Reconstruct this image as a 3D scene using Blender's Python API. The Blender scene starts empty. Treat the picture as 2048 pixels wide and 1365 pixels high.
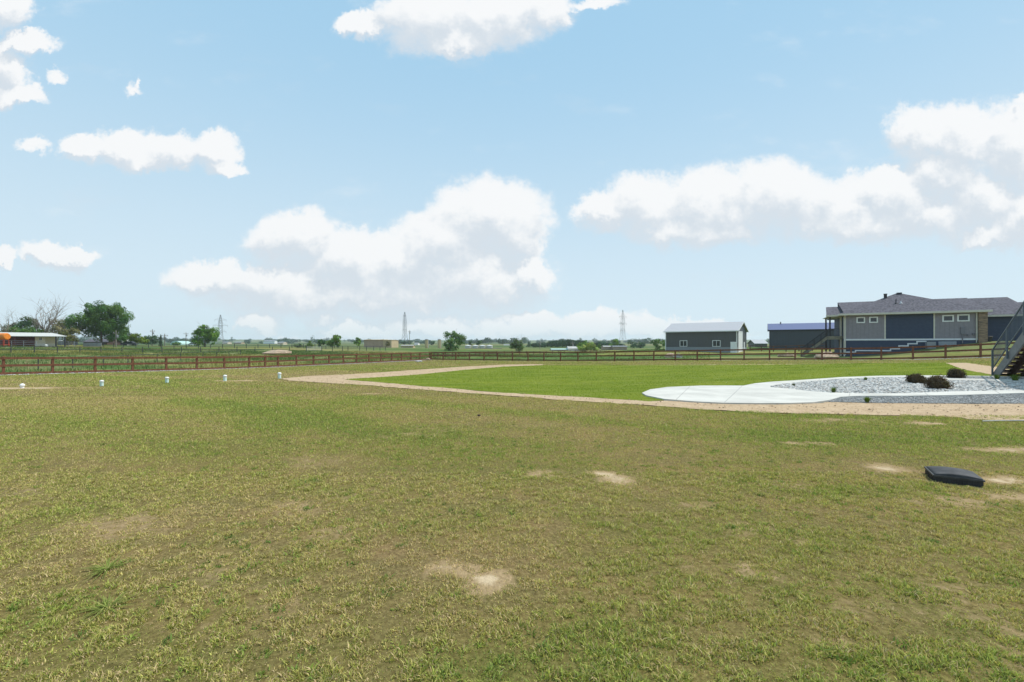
import bpy, math, random
import numpy as np
from mathutils import Vector, Matrix
from mathutils.geometry import delaunay_2d_cdt

random.seed(7)
rng = np.random.default_rng(7)
S = bpy.context.scene
COL = S.collection
R = math.radians

# ------------------------------------------------------------------ camera, sun, sky, exposure
EYE, F, HOR, CX = 1.75, 910.2, 690.0, 1024.0      # eye height; focal length / horizon in photo pixels
cd = bpy.data.cameras.new('camera'); cam = bpy.data.objects.new('camera', cd); COL.objects.link(cam)
cam.location = (0, 0, EYE); cam.rotation_euler = (R(90), 0, 0)
cd.sensor_width = 36; cd.lens = 16; cd.shift_y = 7.5/2048; cd.clip_start = .05; cd.clip_end = 20000
S.camera = cam
SUN_AZ, SUN_EL = R(16), R(58)                     # azimuth measured from +X towards +Y
sl = bpy.data.lights.new('sun', 'SUN'); sl.energy = 3.7; sl.angle = R(.5); sl.color = (1, .955, .88)
so = bpy.data.objects.new('sun', sl); COL.objects.link(so)
sd = Vector((math.cos(SUN_AZ)*math.cos(SUN_EL), math.sin(SUN_AZ)*math.cos(SUN_EL), math.sin(SUN_EL)))
so.rotation_euler = (-sd).to_track_quat('-Z', 'Y').to_euler()
S.view_settings.view_transform = 'Standard'; S.view_settings.look = 'None'
S.view_settings.exposure = 0.16; S.view_settings.gamma = 1
S.cycles.use_denoising = True; S.cycles.use_adaptive_sampling = False; S.cycles.max_bounces = 6; S.cycles.diffuse_bounces = 3; S.cycles.glossy_bounces = 2
S.cycles.transmission_bounces = 3; S.cycles.volume_bounces = 1; S.cycles.transparent_max_bounces = 8


class NT:
    """terse node-tree writer"""
    def __init__(s, nt): s.nt = nt; s.n = nt.nodes; s.l = nt.links
    def put(s, sock, v):
        if v is None: return
        if isinstance(v, bpy.types.NodeSocket): s.l.new(v, sock)
        else:
            if hasattr(sock.default_value, '__len__') and not hasattr(v, '__len__'): v = [v]*len(sock.default_value)
            if hasattr(sock.default_value, '__len__') and len(sock.default_value) == 4 and len(v) == 3: v = (*v, 1)
            sock.default_value = v
    def math(s, op, a, b=None, c=None, clamp=False):
        n = s.n.new('ShaderNodeMath'); n.operation = op; n.use_clamp = clamp
        for i, v in enumerate((a, b, c)): s.put(n.inputs[i], v)
        return n.outputs[0]
    def vec(s, op, a, b=None, c=None):
        n = s.n.new('ShaderNodeVectorMath'); n.operation = op
        for i, v in enumerate((a, b, c)):
            if v is not None: s.put(n.inputs[i], v)
        return n.outputs['Value'] if op in ('LENGTH', 'DOT_PRODUCT') else n.outputs[0]
    def scale(s, a, f):
        n = s.n.new('ShaderNodeVectorMath'); n.operation = 'SCALE'; s.put(n.inputs[0], a); s.put(n.inputs['Scale'], f); return n.outputs[0]
    def mix(s, f, a, b, mode='MIX'):
        n = s.n.new('ShaderNodeMix'); n.data_type = 'RGBA'; n.blend_type = mode
        s.put(n.inputs[0], f); s.put(n.inputs[6], a); s.put(n.inputs[7], b); return n.outputs[2]
    def noise(s, vec, scale, detail=4, rough=.55, dist=0, color=False):
        n = s.n.new('ShaderNodeTexNoise'); s.put(n.inputs['Vector'], vec); n.inputs['Scale'].default_value = scale
        n.inputs['Detail'].default_value = detail; n.inputs['Roughness'].default_value = rough; n.inputs['Distortion'].default_value = dist
        return n.outputs['Color' if color else 'Fac']
    def ramp(s, f, lo, hi, a=0., b=1.):
        n = s.n.new('ShaderNodeMapRange'); n.interpolation_type = 'SMOOTHSTEP'
        for i, v in enumerate((f, lo, hi, a, b)): s.put(n.inputs[i], v)
        return n.outputs[0]
    def sep(s, v):
        n = s.n.new('ShaderNodeSeparateXYZ'); s.put(n.inputs[0], v); return n.outputs
    def comb(s, x, y, z):
        n = s.n.new('ShaderNodeCombineXYZ')
        for i, v in enumerate((x, y, z)): s.put(n.inputs[i], v)
        return n.outputs[0]


# cumulus clouds as directions in the sky: (u, v, half width, half height) on a unit-distance plane, u to the right, v up
CLOUDS = [(15, 15, 70, 62), (50, 88, 76, 30), (5, 140, 60, 62), (108, 147, 30, 22, .35), (15, 190, 85, 32),
 (268, 180, 40, 24, .45), (284, 160, 12, 24, .45), (66, 290, 54, 24, .42), 
 (170, 296, 62, 32), (245, 290, 66, 46), (340, 296, 76, 48), (425, 300, 58, 46), (445, 335, 44, 24), (300, 315, 130, 28),
 (725, 52, 66, 32), (850, 36, 125, 80), (1000, 50, 118, 72), (1085, 20, 75, 58), (1190, 0, 80, 22, .3), (930, 80, 150, 36),
 (1840, 272, 76, 66), (1930, 280, 100, 84), (2030, 300, 90, 100), (1890, 345, 110, 66), (1970, 400, 125, 84), (2040, 440, 100, 66), (2042, 210, 26, 22, 0.4), (1920, 484, 18, 16, 0.45),
 (1205, 425, 72, 52), (1290, 410, 92, 80), (1420, 415, 130, 92), (1560, 405, 140, 92), (1690, 415, 130, 78), (1790, 440, 110, 60), (1400, 465, 180, 46), (1700, 450, 200, 44), (1800, 395, 110, 80), (1860, 430, 130, 66), (1985, 470, 110, 36), (1770, 380, 80, 60),
 (590, 478, 112, 70), (700, 525, 150, 70), (800, 520, 120, 66), (975, 436, 145, 84), (900, 490, 140, 80), (430, 560, 110, 46), (560, 570, 180, 64), (760, 570, 200, 88), (950, 560, 175, 90), (1065, 550, 52, 48), (700, 596, 350, 50), (1030, 480, 70, 70),
 (8, 518, 32, 24), (112, 514, 86, 34), (150, 502, 56, 26),
 (520, 645, 66, 34), (655, 637, 50, 18), (720, 670, 150, 34), (850, 652, 140, 34), (1050, 655, 140, 40), (1190, 652, 130, 36), (1310, 662, 80, 30), (1385, 648, 86, 24), (600, 690, 150, 24), (1420, 670, 90, 20)]


def build_sky():
    w = bpy.data.worlds.new('World'); S.world = w; w.use_nodes = True
    t = NT(w.node_tree); t.n.clear()
    out = t.n.new('ShaderNodeOutputWorld'); bg = t.n.new('ShaderNodeBackground'); t.l.new(bg.outputs[0], out.inputs[0])
    sky = t.n.new('ShaderNodeTexSky'); sky.sky_type = 'NISHITA'; sky.sun_disc = False
    sky.sun_elevation = SUN_EL; sky.sun_rotation = R(90)-SUN_AZ; sky.altitude = 1500; sky.air_density = 1.0; sky.dust_density = 1.2; sky.ozone_density = 1.2
    g = t.n.new('ShaderNodeTexCoord').outputs['Generated']
    x, y, z = t.sep(g)
    yy = t.math('MAXIMUM', y, .12)
    uv = t.comb(t.math('DIVIDE', x, yy), t.math('DIVIDE', z, yy), 0)
    d1 = t.noise(uv, 6, 3, .5, color=True); d2 = t.noise(uv, 18, 8, .66, color=True)
    off = t.vec('ADD', t.scale(t.vec('SUBTRACT', d1, (.5, .5, .5)), .060), t.scale(t.vec('SUBTRACT', d2, (.5, .5, .5)), .085))
    p = t.vec('ADD', uv, off); p = t.vec('MULTIPLY', p, (1, 1, 0))

    ng = bpy.data.node_groups.new('cloud_cover', 'ShaderNodeTree')
    ng.interface.new_socket('P', in_out='INPUT', socket_type='NodeSocketVector')
    ng.interface.new_socket('M', in_out='OUTPUT', socket_type='NodeSocketFloat')
    q = NT(ng); gi = q.n.new('NodeGroupInput'); go = q.n.new('NodeGroupOutput'); acc = None
    for (u, v, a, b, *o) in CLOUDS:
        c = ((u-CX)/F, (HOR-v)/F, 0)
        dd = q.vec('MULTIPLY', q.vec('SUBTRACT', gi.outputs[0], c), (F/a, F/b, 0))
        r2 = q.vec('DOT_PRODUCT', dd, dd)
        if o: r2 = q.math('ADD', r2, o[0])
        acc = r2 if acc is None else q.math('SMOOTH_MIN', acc, r2, .35)
    q.l.new(q.math('SUBTRACT', 1, acc), go.inputs[0])

    def cover(vec):
        n = t.n.new('ShaderNodeGroup'); n.node_tree = ng; t.l.new(vec, n.inputs[0]); return n.outputs[0]
    m0 = cover(p); m1 = cover(t.vec('ADD', p, (.012, .034, 0)))
    fine = t.noise(uv, 27, 9, .66); mid = t.noise(t.vec('ADD', uv, (3, 1, 0)), 11, 5, .55)
    dens = t.math('ADD', t.math('ADD', m0, .16), t.math('MULTIPLY', t.math('SUBTRACT', fine, .5), 1.05))
    under = t.ramp(t.math('SUBTRACT', m1, m0), -.06, .16)
    alpha = t.ramp(dens, t.math('MULTIPLY', under, -.10), t.math('ADD', .60, t.math('MULTIPLY', under, .55)))
    alpha = t.math('MULTIPLY', alpha, t.ramp(m0, -.3, .55, .05, .98))
    alpha = t.math('MULTIPLY', alpha, t.ramp(t.math('DIVIDE', z, yy), .0, .09, .5, 1.))
    wisps = t.math('MULTIPLY', t.ramp(t.noise(t.vec('MULTIPLY', uv, (1, 2.4, 1)), 4.5, 7, .6), .54, .82), .30)
    alpha = t.math('MAXIMUM', alpha, wisps)
    alpha = t.math('MULTIPLY', alpha, t.ramp(y, .05, .3))
    lit = t.math('ADD', t.math('MULTIPLY', t.math('SUBTRACT', m0, m1), 1.9), .36)
    lit = t.math('ADD', lit, t.math('MULTIPLY', t.math('SUBTRACT', mid, .5), 1.25))
    lit = t.math('ADD', lit, t.math('MULTIPLY', t.math('SUBTRACT', fine, .5), 1.2))
    lit = t.math('ADD', lit, t.ramp(m0, .75, 0, 0, .42))
    lit = t.ramp(lit, .05, .95)
    ccol = t.mix(lit, (6.15, 6.75, 7.35), (8.5, 8.6, 8.68))
    # pale, hazy summer sky: the physical sky, lifted towards the horizon by the dust in it
    el = t.math('MAXIMUM', z, 0)
    base = t.mix(t.ramp(el, 0, .75, .96, .90), sky.outputs[0], t.mix(t.ramp(el, .0, .62), (6.3, 7.6, 8.4), (3.55, 5.95, 7.95)))
    t.put(bg.inputs[0], t.mix(alpha, base, ccol)); bg.inputs[1].default_value = .1
    w.cycles.sampling_method = 'NONE'


build_sky()

# ------------------------------------------------------------------ helpers
def label(o, lab=None, cat=None, group=None, kind=None):
    if lab: o['label'] = lab
    if cat: o['category'] = cat
    if group: o['group'] = group
    if kind: o['kind'] = kind
    return o

def thing(name, lab, cat, loc=(0, 0, 0), rotz=0, group=None):
    o = bpy.data.objects.new(name, None); COL.objects.link(o); o.empty_display_size = .3
    o.location = loc; o.rotation_euler = (0, 0, rotz)
    return label(o, lab, cat, group)

def link(name, me, mat, parent=None):
    o = bpy.data.objects.new(name, me); COL.objects.link(o); o.parent = parent
    if mat is not None and not me.materials: me.materials.append(mat)
    return o

def copy_tree(o, parent=None):
    c = o.copy(); COL.objects.link(c); c.parent = parent
    for ch in list(o.children): copy_tree(ch, c)
    return c

class MB:
    """collects boxes, prisms and tubes for ONE mesh"""
    def __init__(s, zoff=0): s.v = []; s.f = []; s.z = zoff
    def add(s, vs, fs):
        b = len(s.v); s.v += [(p[0], p[1], p[2]-s.z) for p in vs]; s.f += [tuple(i+b for i in f) for f in fs]; return s
    def box(s, x0, x1, y0, y1, z0, z1):
        return s.add([(x0, y0, z0), (x1, y0, z0), (x1, y1, z0), (x0, y1, z0), (x0, y0, z1), (x1, y0, z1), (x1, y1, z1), (x0, y1, z1)],
                     [(0, 3, 2, 1), (4, 5, 6, 7), (0, 1, 5, 4), (1, 2, 6, 5), (2, 3, 7, 6), (3, 0, 4, 7)])
    def beam(s, a, b, w, h, up=(0, 0, 1)):
        a = Vector(a); b = Vector(b); d = (b-a).normalized(); up = Vector(up)
        if abs(d.dot(up)) > .99: up = Vector((0, 1, 0))
        sx = d.cross(up).normalized()*w/2; sz = sx.cross(d).normalized()*h/2
        vs = [p+i*sx+j*sz for p in (a, b) for i, j in ((-1, -1), (1, -1), (1, 1), (-1, 1))]
        return s.add(vs, [(0, 3, 2, 1), (4, 5, 6, 7), (0, 1, 5, 4), (1, 2, 6, 5), (2, 3, 7, 6), (3, 0, 4, 7)])
    def tube(s, a, b, r0, r1=None, n=8, caps=True):
        r1 = r0 if r1 is None else r1
        a = Vector(a); b = Vector(b); d = (b-a).normalized()
        u = d.cross(Vector((0, 0, 1)) if abs(d.z) < .95 else Vector((1, 0, 0))).normalized(); w = d.cross(u)
        vs = [c+(u*math.cos(2*math.pi*k/n)+w*math.sin(2*math.pi*k/n))*r for c, r in ((a, r0), (b, r1)) for k in range(n)]
        fs = [(k, (k+1) % n, n+(k+1) % n, n+k) for k in range(n)]
        if caps: fs += [tuple(range(n))[::-1], tuple(range(n, 2*n))]
        return s.add(vs, fs)
    def lathe(s, prof, n=16, c=(0, 0)):
        vs = [(c[0]+r*math.cos(2*math.pi*k/n), c[1]+r*math.sin(2*math.pi*k/n), z) for r, z in prof for k in range(n)]
        fs = [(i*n+k, i*n+(k+1) % n, (i+1)*n+(k+1) % n, (i+1)*n+k) for i in range(len(prof)-1) for k in range(n)]
        fs += [tuple(range(n))[::-1], tuple(range((len(prof)-1)*n, len(prof)*n))]
        return s.add(vs, fs)
    def slab(s, pts, th):
        """a polygon given thickness straight down"""
        n = len(pts); vs = [tuple(p) for p in pts]+[(p[0], p[1], p[2]-th) for p in pts]
        return s.add(vs, [tuple(range(n)), tuple(range(n, 2*n))[::-1]]+[(i, n+i, n+(i+1) % n, (i+1) % n) for i in range(n)])
    def extr(s, prof, axis, a, b):
        """a profile in the plane across axis ('x' or 'y'), extruded from a to b; prof = (other coordinate, z)"""
        n = len(prof)
        mk = (lambda p, c: (c, p[0], p[1])) if axis == 'x' else (lambda p, c: (p[0], c, p[1]))
        vs = [mk(p, a) for p in prof]+[mk(p, b) for p in prof]
        return s.add(vs, [tuple(range(n)), tuple(range(n, 2*n))[::-1]]+[(i, n+i, n+(i+1) % n, (i+1) % n) for i in range(n)])
    def mesh(s, name, smooth=False):
        me = bpy.data.meshes.new(name); me.from_pydata([tuple(v) for v in s.v], [], s.f)
        import bmesh
        b = bmesh.new(); b.from_mesh(me); bmesh.ops.recalc_face_normals(b, faces=b.faces); b.to_mesh(me); b.free()
        if smooth: me.polygons.foreach_set('use_smooth', [True]*len(me.polygons))
        me.update(); return me
    def build(s, name, mat, parent=None, smooth=False): return link(name, s.mesh(name, smooth), mat, parent)

def np_mesh(name, co, tris, col=None, quads=None):
    """fast mesh from arrays"""
    me = bpy.data.meshes.new(name); n = len(co)
    parts = [a for a in (tris, quads) if a is not None and len(a)]
    nl = sum(a.size for a in parts); npoly = sum(len(a) for a in parts)
    me.vertices.add(n); me.vertices.foreach_set('co', np.ascontiguousarray(co, np.float32).ravel())
    me.loops.add(nl); me.loops.foreach_set('vertex_index', np.concatenate([a.ravel() for a in parts]).astype(np.int32))
    me.polygons.add(npoly)
    tot = np.concatenate([np.full(len(a), a.shape[1], np.int32) for a in parts]); st = np.concatenate(([0], np.cumsum(tot)[:-1])).astype(np.int32)
    me.polygons.foreach_set('loop_start', st)
    if col is not None:
        at_ = me.color_attributes.new('tint', 'FLOAT_COLOR', 'POINT')
        c4 = np.ones((n, 4), np.float32); c4[:, :3] = col; at_.data.foreach_set('color', c4.ravel())
    me.update(calc_edges=True); me.validate(); return me

TAB = rng.random((256, 256))
def vnoise(x, y, seed=0):
    x = np.asarray(x, float)+seed*17.31; y = np.asarray(y, float)+seed*9.77
    xi = np.floor(x).astype(int); yi = np.floor(y).astype(int); fx = x-xi; fy = y-yi
    fx = fx*fx*(3-2*fx); fy = fy*fy*(3-2*fy)
    g = lambda i, j: TAB[(xi+i) & 255, (yi+j) & 255]
    return (g(0, 0)*(1-fx)+g(1, 0)*fx)*(1-fy)+(g(0, 1)*(1-fx)+g(1, 1)*fx)*fy
def fbm(x, y, o=4, seed=0):
    s = 0; a = .5
    for k in range(o): s = s+a*vnoise(x*2**k, y*2**k, seed+k); a *= .5
    return s/(1-.5**o)
def sstep(x, a, b):
    t = np.clip((np.asarray(x, float)-a)/(b-a), 0, 1); return t*t*(3-2*t)

# ------------------------------------------------------------------ terrain: a smooth surface through surveyed heights
def cp(px, py, Y): return ((px-CX)/F*Y, Y, EYE-(py-HOR)/F*Y)
HTS = [(0, 2, 0), (0, 9, 0), (-9, 9, 0), (9, 9, .02), (-25, 6, -.02), (0, -15, 0), (-25, -15, 0), (25, -10, .3), (0, 16, -.02), (14, 15, .06), (25, 8, .25), (-40, 0, -.1),
 cp(6.7, 751, 32), cp(393, 738, 48), cp(861, 720, 74), cp(1350, 722, 55.5), cp(1645, 721, 48), cp(1961, 715.5, 42.3), (22, 21, .33), (32, 30, .45), (10, 35, -.15), (-15, 40, -.35),
 (41.6, 57, .28), (46, 54.6, .8), (52.3, 51, 2.0), (58, 52, 2.2), (66, 48, 2.3), (62, 62, 2.3), (36, 60, .1), (50, 42, 1.2),
 cp(1474, 706, 85), cp(1331, 701, 93), cp(1539, 697, 104), (75, 95, .9), (20, 75, -.4), (0, 95, -.5), (55, 130, 1.0),
 (-45, 40, -.62), (-50, 70, -.55), (-75, 60, -.1), (-92, 85, .15), (-60, 115, -.05), cp(100, 694, 117), cp(300, 697, 137), cp(600, 697, 137), (-150, 60, 1), (-150, 150, 2.), cp(200, 691, 150), cp(877, 716, 82), cp(1060, 711, 116), cp(1245, 709.5, 155), cp(950, 701, 165), cp(1150, 700, 240), cp(1250, 697, 280), cp(900, 696, 300), cp(410, 693, 200)]
for rad, py in ((450, 690), (800, 688), (1500, 685), (2300, 681.5), (3300, 681)):
    for k in range(16):
        a = 2*math.pi*k/16+.1
        HTS.append((rad*math.cos(a), rad*math.sin(a), EYE+(HOR-py)/F*rad))
HTS = np.array(HTS)
def _phi(r2): return np.sqrt(r2+64)
_A = _phi(((HTS[:, None, :2]-HTS[None, :, :2])**2).sum(-1)); _n = len(HTS)
_P = np.c_[np.ones(_n), HTS[:, :2]/100]
_M = np.block([[_A+np.eye(_n)*-.02, _P], [_P.T, np.zeros((3, 3))]])
_W = np.linalg.solve(_M, np.r_[HTS[:, 2], 0, 0, 0])
def ground(x, y):
    x = np.atleast_1d(np.asarray(x, float)); y = np.atleast_1d(np.asarray(y, float)); out = np.zeros(len(x))
    for i in range(0, len(x), 50000):
        xx, yy = x[i:i+50000], y[i:i+50000]
        r2 = (xx[:, None]-HTS[:, 0])**2+(yy[:, None]-HTS[:, 1])**2
        out[i:i+50000] = _phi(r2)@_W[:_n]+_W[_n]+(_W[_n+1]*xx+_W[_n+2]*yy)/100
    return out
def gz(x, y): return float(ground(x, y)[0])
def at(px, py):
    """the ground point seen along one line of sight of the survey photo"""
    dx, dz = (px-CX)/F, -(py-HOR)/F
    Y = np.concatenate((np.linspace(1.5, 60, 900), np.linspace(60.2, 220, 500)))
    d = EYE+dz*Y-ground(dx*Y, Y); k = int(np.argmax(d < 0)) if (d < 0).any() else len(Y)-1
    a, b = d[k-1], d[k]; f = a/(a-b) if a != b else 0
    yy = Y[k-1]+f*(Y[k]-Y[k-1]); return np.array((dx*yy, yy))
def inside(x, y, poly):
    poly = np.asarray(poly); r = np.zeros(len(x), bool); n = len(poly)
    for i in range(n):
        x0, y0 = poly[i]; x1, y1 = poly[(i+1) % n]
        if y0 == y1: continue
        c = ((y0 > y) != (y1 > y)) & (x < (x1-x0)*(y-y0)/(y1-y0)+x0); r ^= c
    return r

# ------------------------------------------------------------------ materials
def mat(name, col, rough=.8, var=.0, scale=6, spec=.3, metal=0, bump=0, bscale=40, stretch=None, col2=None):
    m = bpy.data.materials.new(name); m.use_nodes = True; t = NT(m.node_tree); b = t.n['Principled BSDF']
    b.inputs['Roughness'].default_value = rough; b.inputs['Specular IOR Level'].default_value = spec; b.inputs['Metallic'].default_value = metal
    if var or col2 or bump:
        co = t.n.new('ShaderNodeTexCoord').outputs['Object']
        if stretch: co = t.vec('MULTIPLY', co, stretch)
        f = t.ramp(t.noise(co, scale, 5, .6), .3, .7)
        c2 = col2 or tuple(c*(1-var) for c in col); c1 = col if col2 else tuple(min(1, c*(1+var)) for c in col)
        t.put(b.inputs['Base Color'], t.mix(f, c1, c2))
        if bump:
            bp = t.n.new('ShaderNodeBump'); bp.inputs['Strength'].default_value = bump; bp.inputs['Distance'].default_value = .02
            t.l.new(t.noise(co, bscale, 4, .6), bp.inputs['Height']); t.l.new(bp.outputs[0], b.inputs['Normal'])
    else: b.inputs['Base Color'].default_value = (*col, 1)
    return m

def siding(name, col, pitch, axis, depth=.012, rough=.7, var=.06, groove=.12, spec=.25):
    """lap siding (axis z) or board and batten (axis x) modelled as bump with the narrow joint"""
    m = mat(name, col, rough, var, 3, spec); t = NT(m.node_tree); b = t.n['Principled BSDF']
    co = t.sep(t.n.new('ShaderNodeTexCoord').outputs['Object'])
    s = t.math('FRACT', t.math('DIVIDE', co['XYZ'.index(axis.upper())], pitch))
    h = t.ramp(s, 0, groove) if axis == 'x' else s
    bp = t.n.new('ShaderNodeBump'); bp.inputs['Strength'].default_value = 1; bp.inputs['Distance'].default_value = depth
    t.l.new(h, bp.inputs['Height']); t.l.new(bp.outputs[0], b.inputs['Normal']); return m

def leaf_mat(name, trans=.35, gain=1.0):
    m = bpy.data.materials.new(name); m.use_nodes = True; t = NT(m.node_tree); t.n.clear()
    out = t.n.new('ShaderNodeOutputMaterial'); at_ = t.n.new('ShaderNodeVertexColor'); at_.layer_name = 'tint'
    d = t.n.new('ShaderNodeBsdfDiffuse'); tr = t.n.new('ShaderNodeBsdfTranslucent'); mx = t.n.new('ShaderNodeMixShader'); mx.inputs[0].default_value = trans
    t.l.new(at_.outputs[0], d.inputs[0]); t.put(tr.inputs[0], t.mix(1, at_.outputs[0], (1.1, 1.15, .7), 'MULTIPLY'))
    t.l.new(d.outputs[0], mx.inputs[1]); t.l.new(tr.outputs[0], mx.inputs[2]); t.l.new(mx.outputs[0], out.inputs[0]); return m

M = {}
M['fence'] = mat('stained_wood', (.172, .070, .038), .75, .25, 7, .2, bump=.3, bscale=30, stretch=(1, 1, .3))
M['fence_old'] = mat('weathered_brown_wood', (.12, .065, .045), .85, .25, 7, .2)
M['pipe'] = mat('dark_pipe', (.05, .05, .055), .6, .2, 4)
M['pipe_green'] = mat('weathered_pipe', (.10, .13, .11), .6, .2, 4)
M['white'] = mat('white_paint', (.80, .80, .79), .5, .04, 4)
M['pale_pipe'] = mat('pale_green_plastic', (.60, .76, .70), .45, .06, 20)
M['trim'] = mat('cream_trim', (.62, .58, .50), .6, .05, 3)
M['trim_white'] = mat('pale_trim', (.72, .72, .74), .6, .05, 3)
M['batten'] = siding('grey_board_batten', (.265, .240, .262), .41, 'x', .02, groove=.16)
M['navy'] = siding('navy_lap_siding', (.056, .072, .118), .17, 'z', .014)
M['shingle'] = mat('grey_shingle', (.120, .112, .128), .95, .45, 5, .1, bump=.5, bscale=14)
M['glass'] = mat('window_glass', (.03, .035, .04), .08, 0, spec=.6)
M['stone'] = mat('stacked_stone', (.36, .25, .17), .9, .4, 2.6, .15, bump=.9, bscale=5, stretch=(.8, .8, 4.5), col2=(.12, .09, .07))
M['shed_wall'] = siding('charcoal_ribbed_metal', (.095, .095, .098), .3, 'x', .02, .5, .04, .2, .4)
M['shed_low'] = siding('pale_grey_ribbed_metal', (.27, .285, .30), .3, 'x', .02, .5, .04, .2, .4)
M['shed_blue'] = siding('dark_slate_ribbed_metal', (.062, .067, .082), .3, 'x', .02, .5, .04, .2, .4)
M['roof_grey'] = siding('light_grey_metal_roof', (.44, .43, .445), .3, 'x', .02, .55, .03, .15, .2)
M['roof_blue'] = siding('blue_metal_roof', (.115, .135, .255), .3, 'x', .02, .5, .03, .15, .25)
M['deck'] = mat('deck_wood', (.24, .215, .16), .8, .2, 5)
M['dark_metal'] = mat('dark_railing_metal', (.035, .035, .045), .5, .1, 5)
M['rail_metal'] = mat('slate_railing_metal', (.10, .125, .15), .45, .1, 5, .4)
M['stringer'] = mat('grey_stringer', (.19, .19, .195), .7, .12, 4)
M['dark_wood'] = mat('dark_brown_wood', (.085, .052, .04), .85, .3, 6)
M['tread'] = mat('tread_board', (.16, .125, .10), .85, .25, 6)
M['black_plastic'] = mat('black_plastic', (.028, .028, .032), .55, .35, 9, .4, bump=.25, bscale=25)
M['concrete'] = mat('concrete', (.55, .525, .475), .9, .12, .8, .2, bump=.12, bscale=60)
M['cream'] = mat('cream_wall', (.62, .54, .42), .8, .08, 2)
M['maroon'] = mat('maroon_board', (.15, .030, .024), .8, .3, 3)
M['barn_roof'] = siding('cream_metal_roof', (.60, .575, .52), .4, 'x', .02, .5, .05, .15)
M['orange'] = mat('orange_paint', (.75, .22, .02), .45, .15, 3)
M['red'] = mat('red_paint', (.45, .06, .03), .5, .2, 3)
M['tan_wall'] = mat('tan_wall', (.37, .27, .20), .8, .12, .6)
M['tan_light'] = mat('light_tan_wall', (.46, .36, .22), .8, .12, .6)
M['tan_tank'] = mat('tan_steel', (.47, .36, .20), .6, .12, .8)
M['pale_steel'] = mat('pale_steel', (.46, .44, .41), .5, .1, .6)
M['grey_steel'] = mat('galvanised_steel', (.26, .27, .29), .5, .15, 1)
M['pole'] = mat('grey_pole_wood', (.22, .19, .16), .85, .2, 2)
M['bark'] = mat('bark', (.13, .10, .075), .95, .3, 3, .1)
M['dead_bark'] = mat('dead_bark', (.26, .21, .17), .95, .25, 3, .1)
M['leaf'] = leaf_mat('leaf')
M['blade'] = leaf_mat('grass_blade', .30)
M['green_roof'] = mat('pale_green_roof', (.42, .60, .55), .6, .06, 1)
M['rock'] = mat('pale_rock', (.48, .45, .42), .9, .3, 5, bump=.4, bscale=10)
M['rock_tan'] = mat('tan_rock', (.42, .31, .22), .9, .3, 5, bump=.4, bscale=10)

def dirt_mat(name, c1, c2, c3, sc=2.5):
    m = bpy.data.materials.new(name); m.use_nodes = True; t = NT(m.node_tree); b = t.n['Principled BSDF']
    b.inputs['Roughness'].default_value = .95; b.inputs['Specular IOR Level'].default_value = .1
    co = t.n.new('ShaderNodeTexCoord').outputs['Object']
    c = t.mix(t.ramp(t.noise(co, sc, 6, .65), .35, .65), c1, c2); c = t.mix(t.ramp(t.noise(co, sc*7, 4, .6), .5, .72), c, c3)
    t.put(b.inputs['Base Color'], c)
    bp = t.n.new('ShaderNodeBump'); bp.inputs['Strength'].default_value = .8; bp.inputs['Distance'].default_value = .05
    t.l.new(t.noise(co, 9, 6, .7), bp.inputs['Height']); t.l.new(bp.outputs[0], b.inputs['Normal']); return m
M['dirt'] = dirt_mat('dry_dirt', (.54, .40, .26), (.46, .33, .205), (.27, .17, .10))
M['gravel'] = dirt_mat('grey_gravel', (.38, .37, .355), (.28, .275, .27), (.15, .15, .15), 14)
M['gravel_dark'] = dirt_mat('dark_gravel', (.33, .32, .305), (.26, .255, .245), (.17, .165, .16), 16)
M['gravel_white'] = dirt_mat('white_gravel', (.52, .52, .53), (.40, .40, .41), (.28, .28, .29), 8)

# bare spots and colour of the mown field: (photo px, py, half width m, half depth m, strength)
BARE = [(985, 1160, .21, .17, 1.22), (920, 1140, .26, .14, .8), (1245, 958, .26, .22, 1.0), (1195, 948, .30, .10, .9), (1100, 948, .3, .16, .55), (1610, 887, .45, .13, .9), (1780, 940, .26, .22, .9), (1990, 962, .5, .2, .7),
        (2035, 995, .5, .18, .8), (1560, 970, .3, .12, .5), (2025, 900, .7, .14, .9), (1840, 847, .6, .2, .7), (760, 788, .7, .2, .6), (1665, 1283, .1, .05, .6), (1400, 1010, .25, .1, .45), (20, 777, 2.6, .5, 1.1), (470, 762, 1.5, .5, .8), (1900, 1000, .5, .2, .5), (1500, 1150, .5, .2, .35), (850, 870, .8, .25, .4), (1680, 840, 1.0, .3, .6)]
_bare = [(*at(px, py), a, b, s) for px, py, a, b, s in BARE]
def bare(x, y):
    n = fbm(x*3.2, y*3.2, 4, 3); m = np.zeros(len(x))
    for bx, by, a, b, s in _bare: m = np.maximum(m, s*np.exp(-(((x-bx)/a)**2+((y-by)/b)**2)*.8))
    thin = sstep(fbm(x*.8, y*.8, 3, 11), .62, .88)*.22
    return np.clip(np.maximum(m+(n-.5)*1.3*sstep(m, .02, .3), thin+(n-.5)*.55*(thin > .02)), 0, 1.2)
GREEN = [(1750, 880, 4, 1.2, .35), (300, 890, 4, 1.6, .28), (60, 1260, .6, .5, .45), (1050, 1330, .6, .25, .4), (1500, 960, 1.5, .6, .2), (700, 900, 3, 1.2, .18), (1720, 985, .7, .25, .5), (1480, 1120, .8, .4, -.2), (1850, 1150, 1.0, .6, -.25), (970, 1120, .8, .6, -.35), (1650, 1270, .6, .3, -.22), (550, 1010, 1, .4, -.22), (250, 1050, .6, .3, -.15), (780, 1110, .5, .3, -.12), (1200, 1250, .5, .3, .12), (2000, 900, 2, 1, .25)]
_green = [(*at(px, py), a, b, s) for px, py, a, b, s in GREEN]
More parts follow.
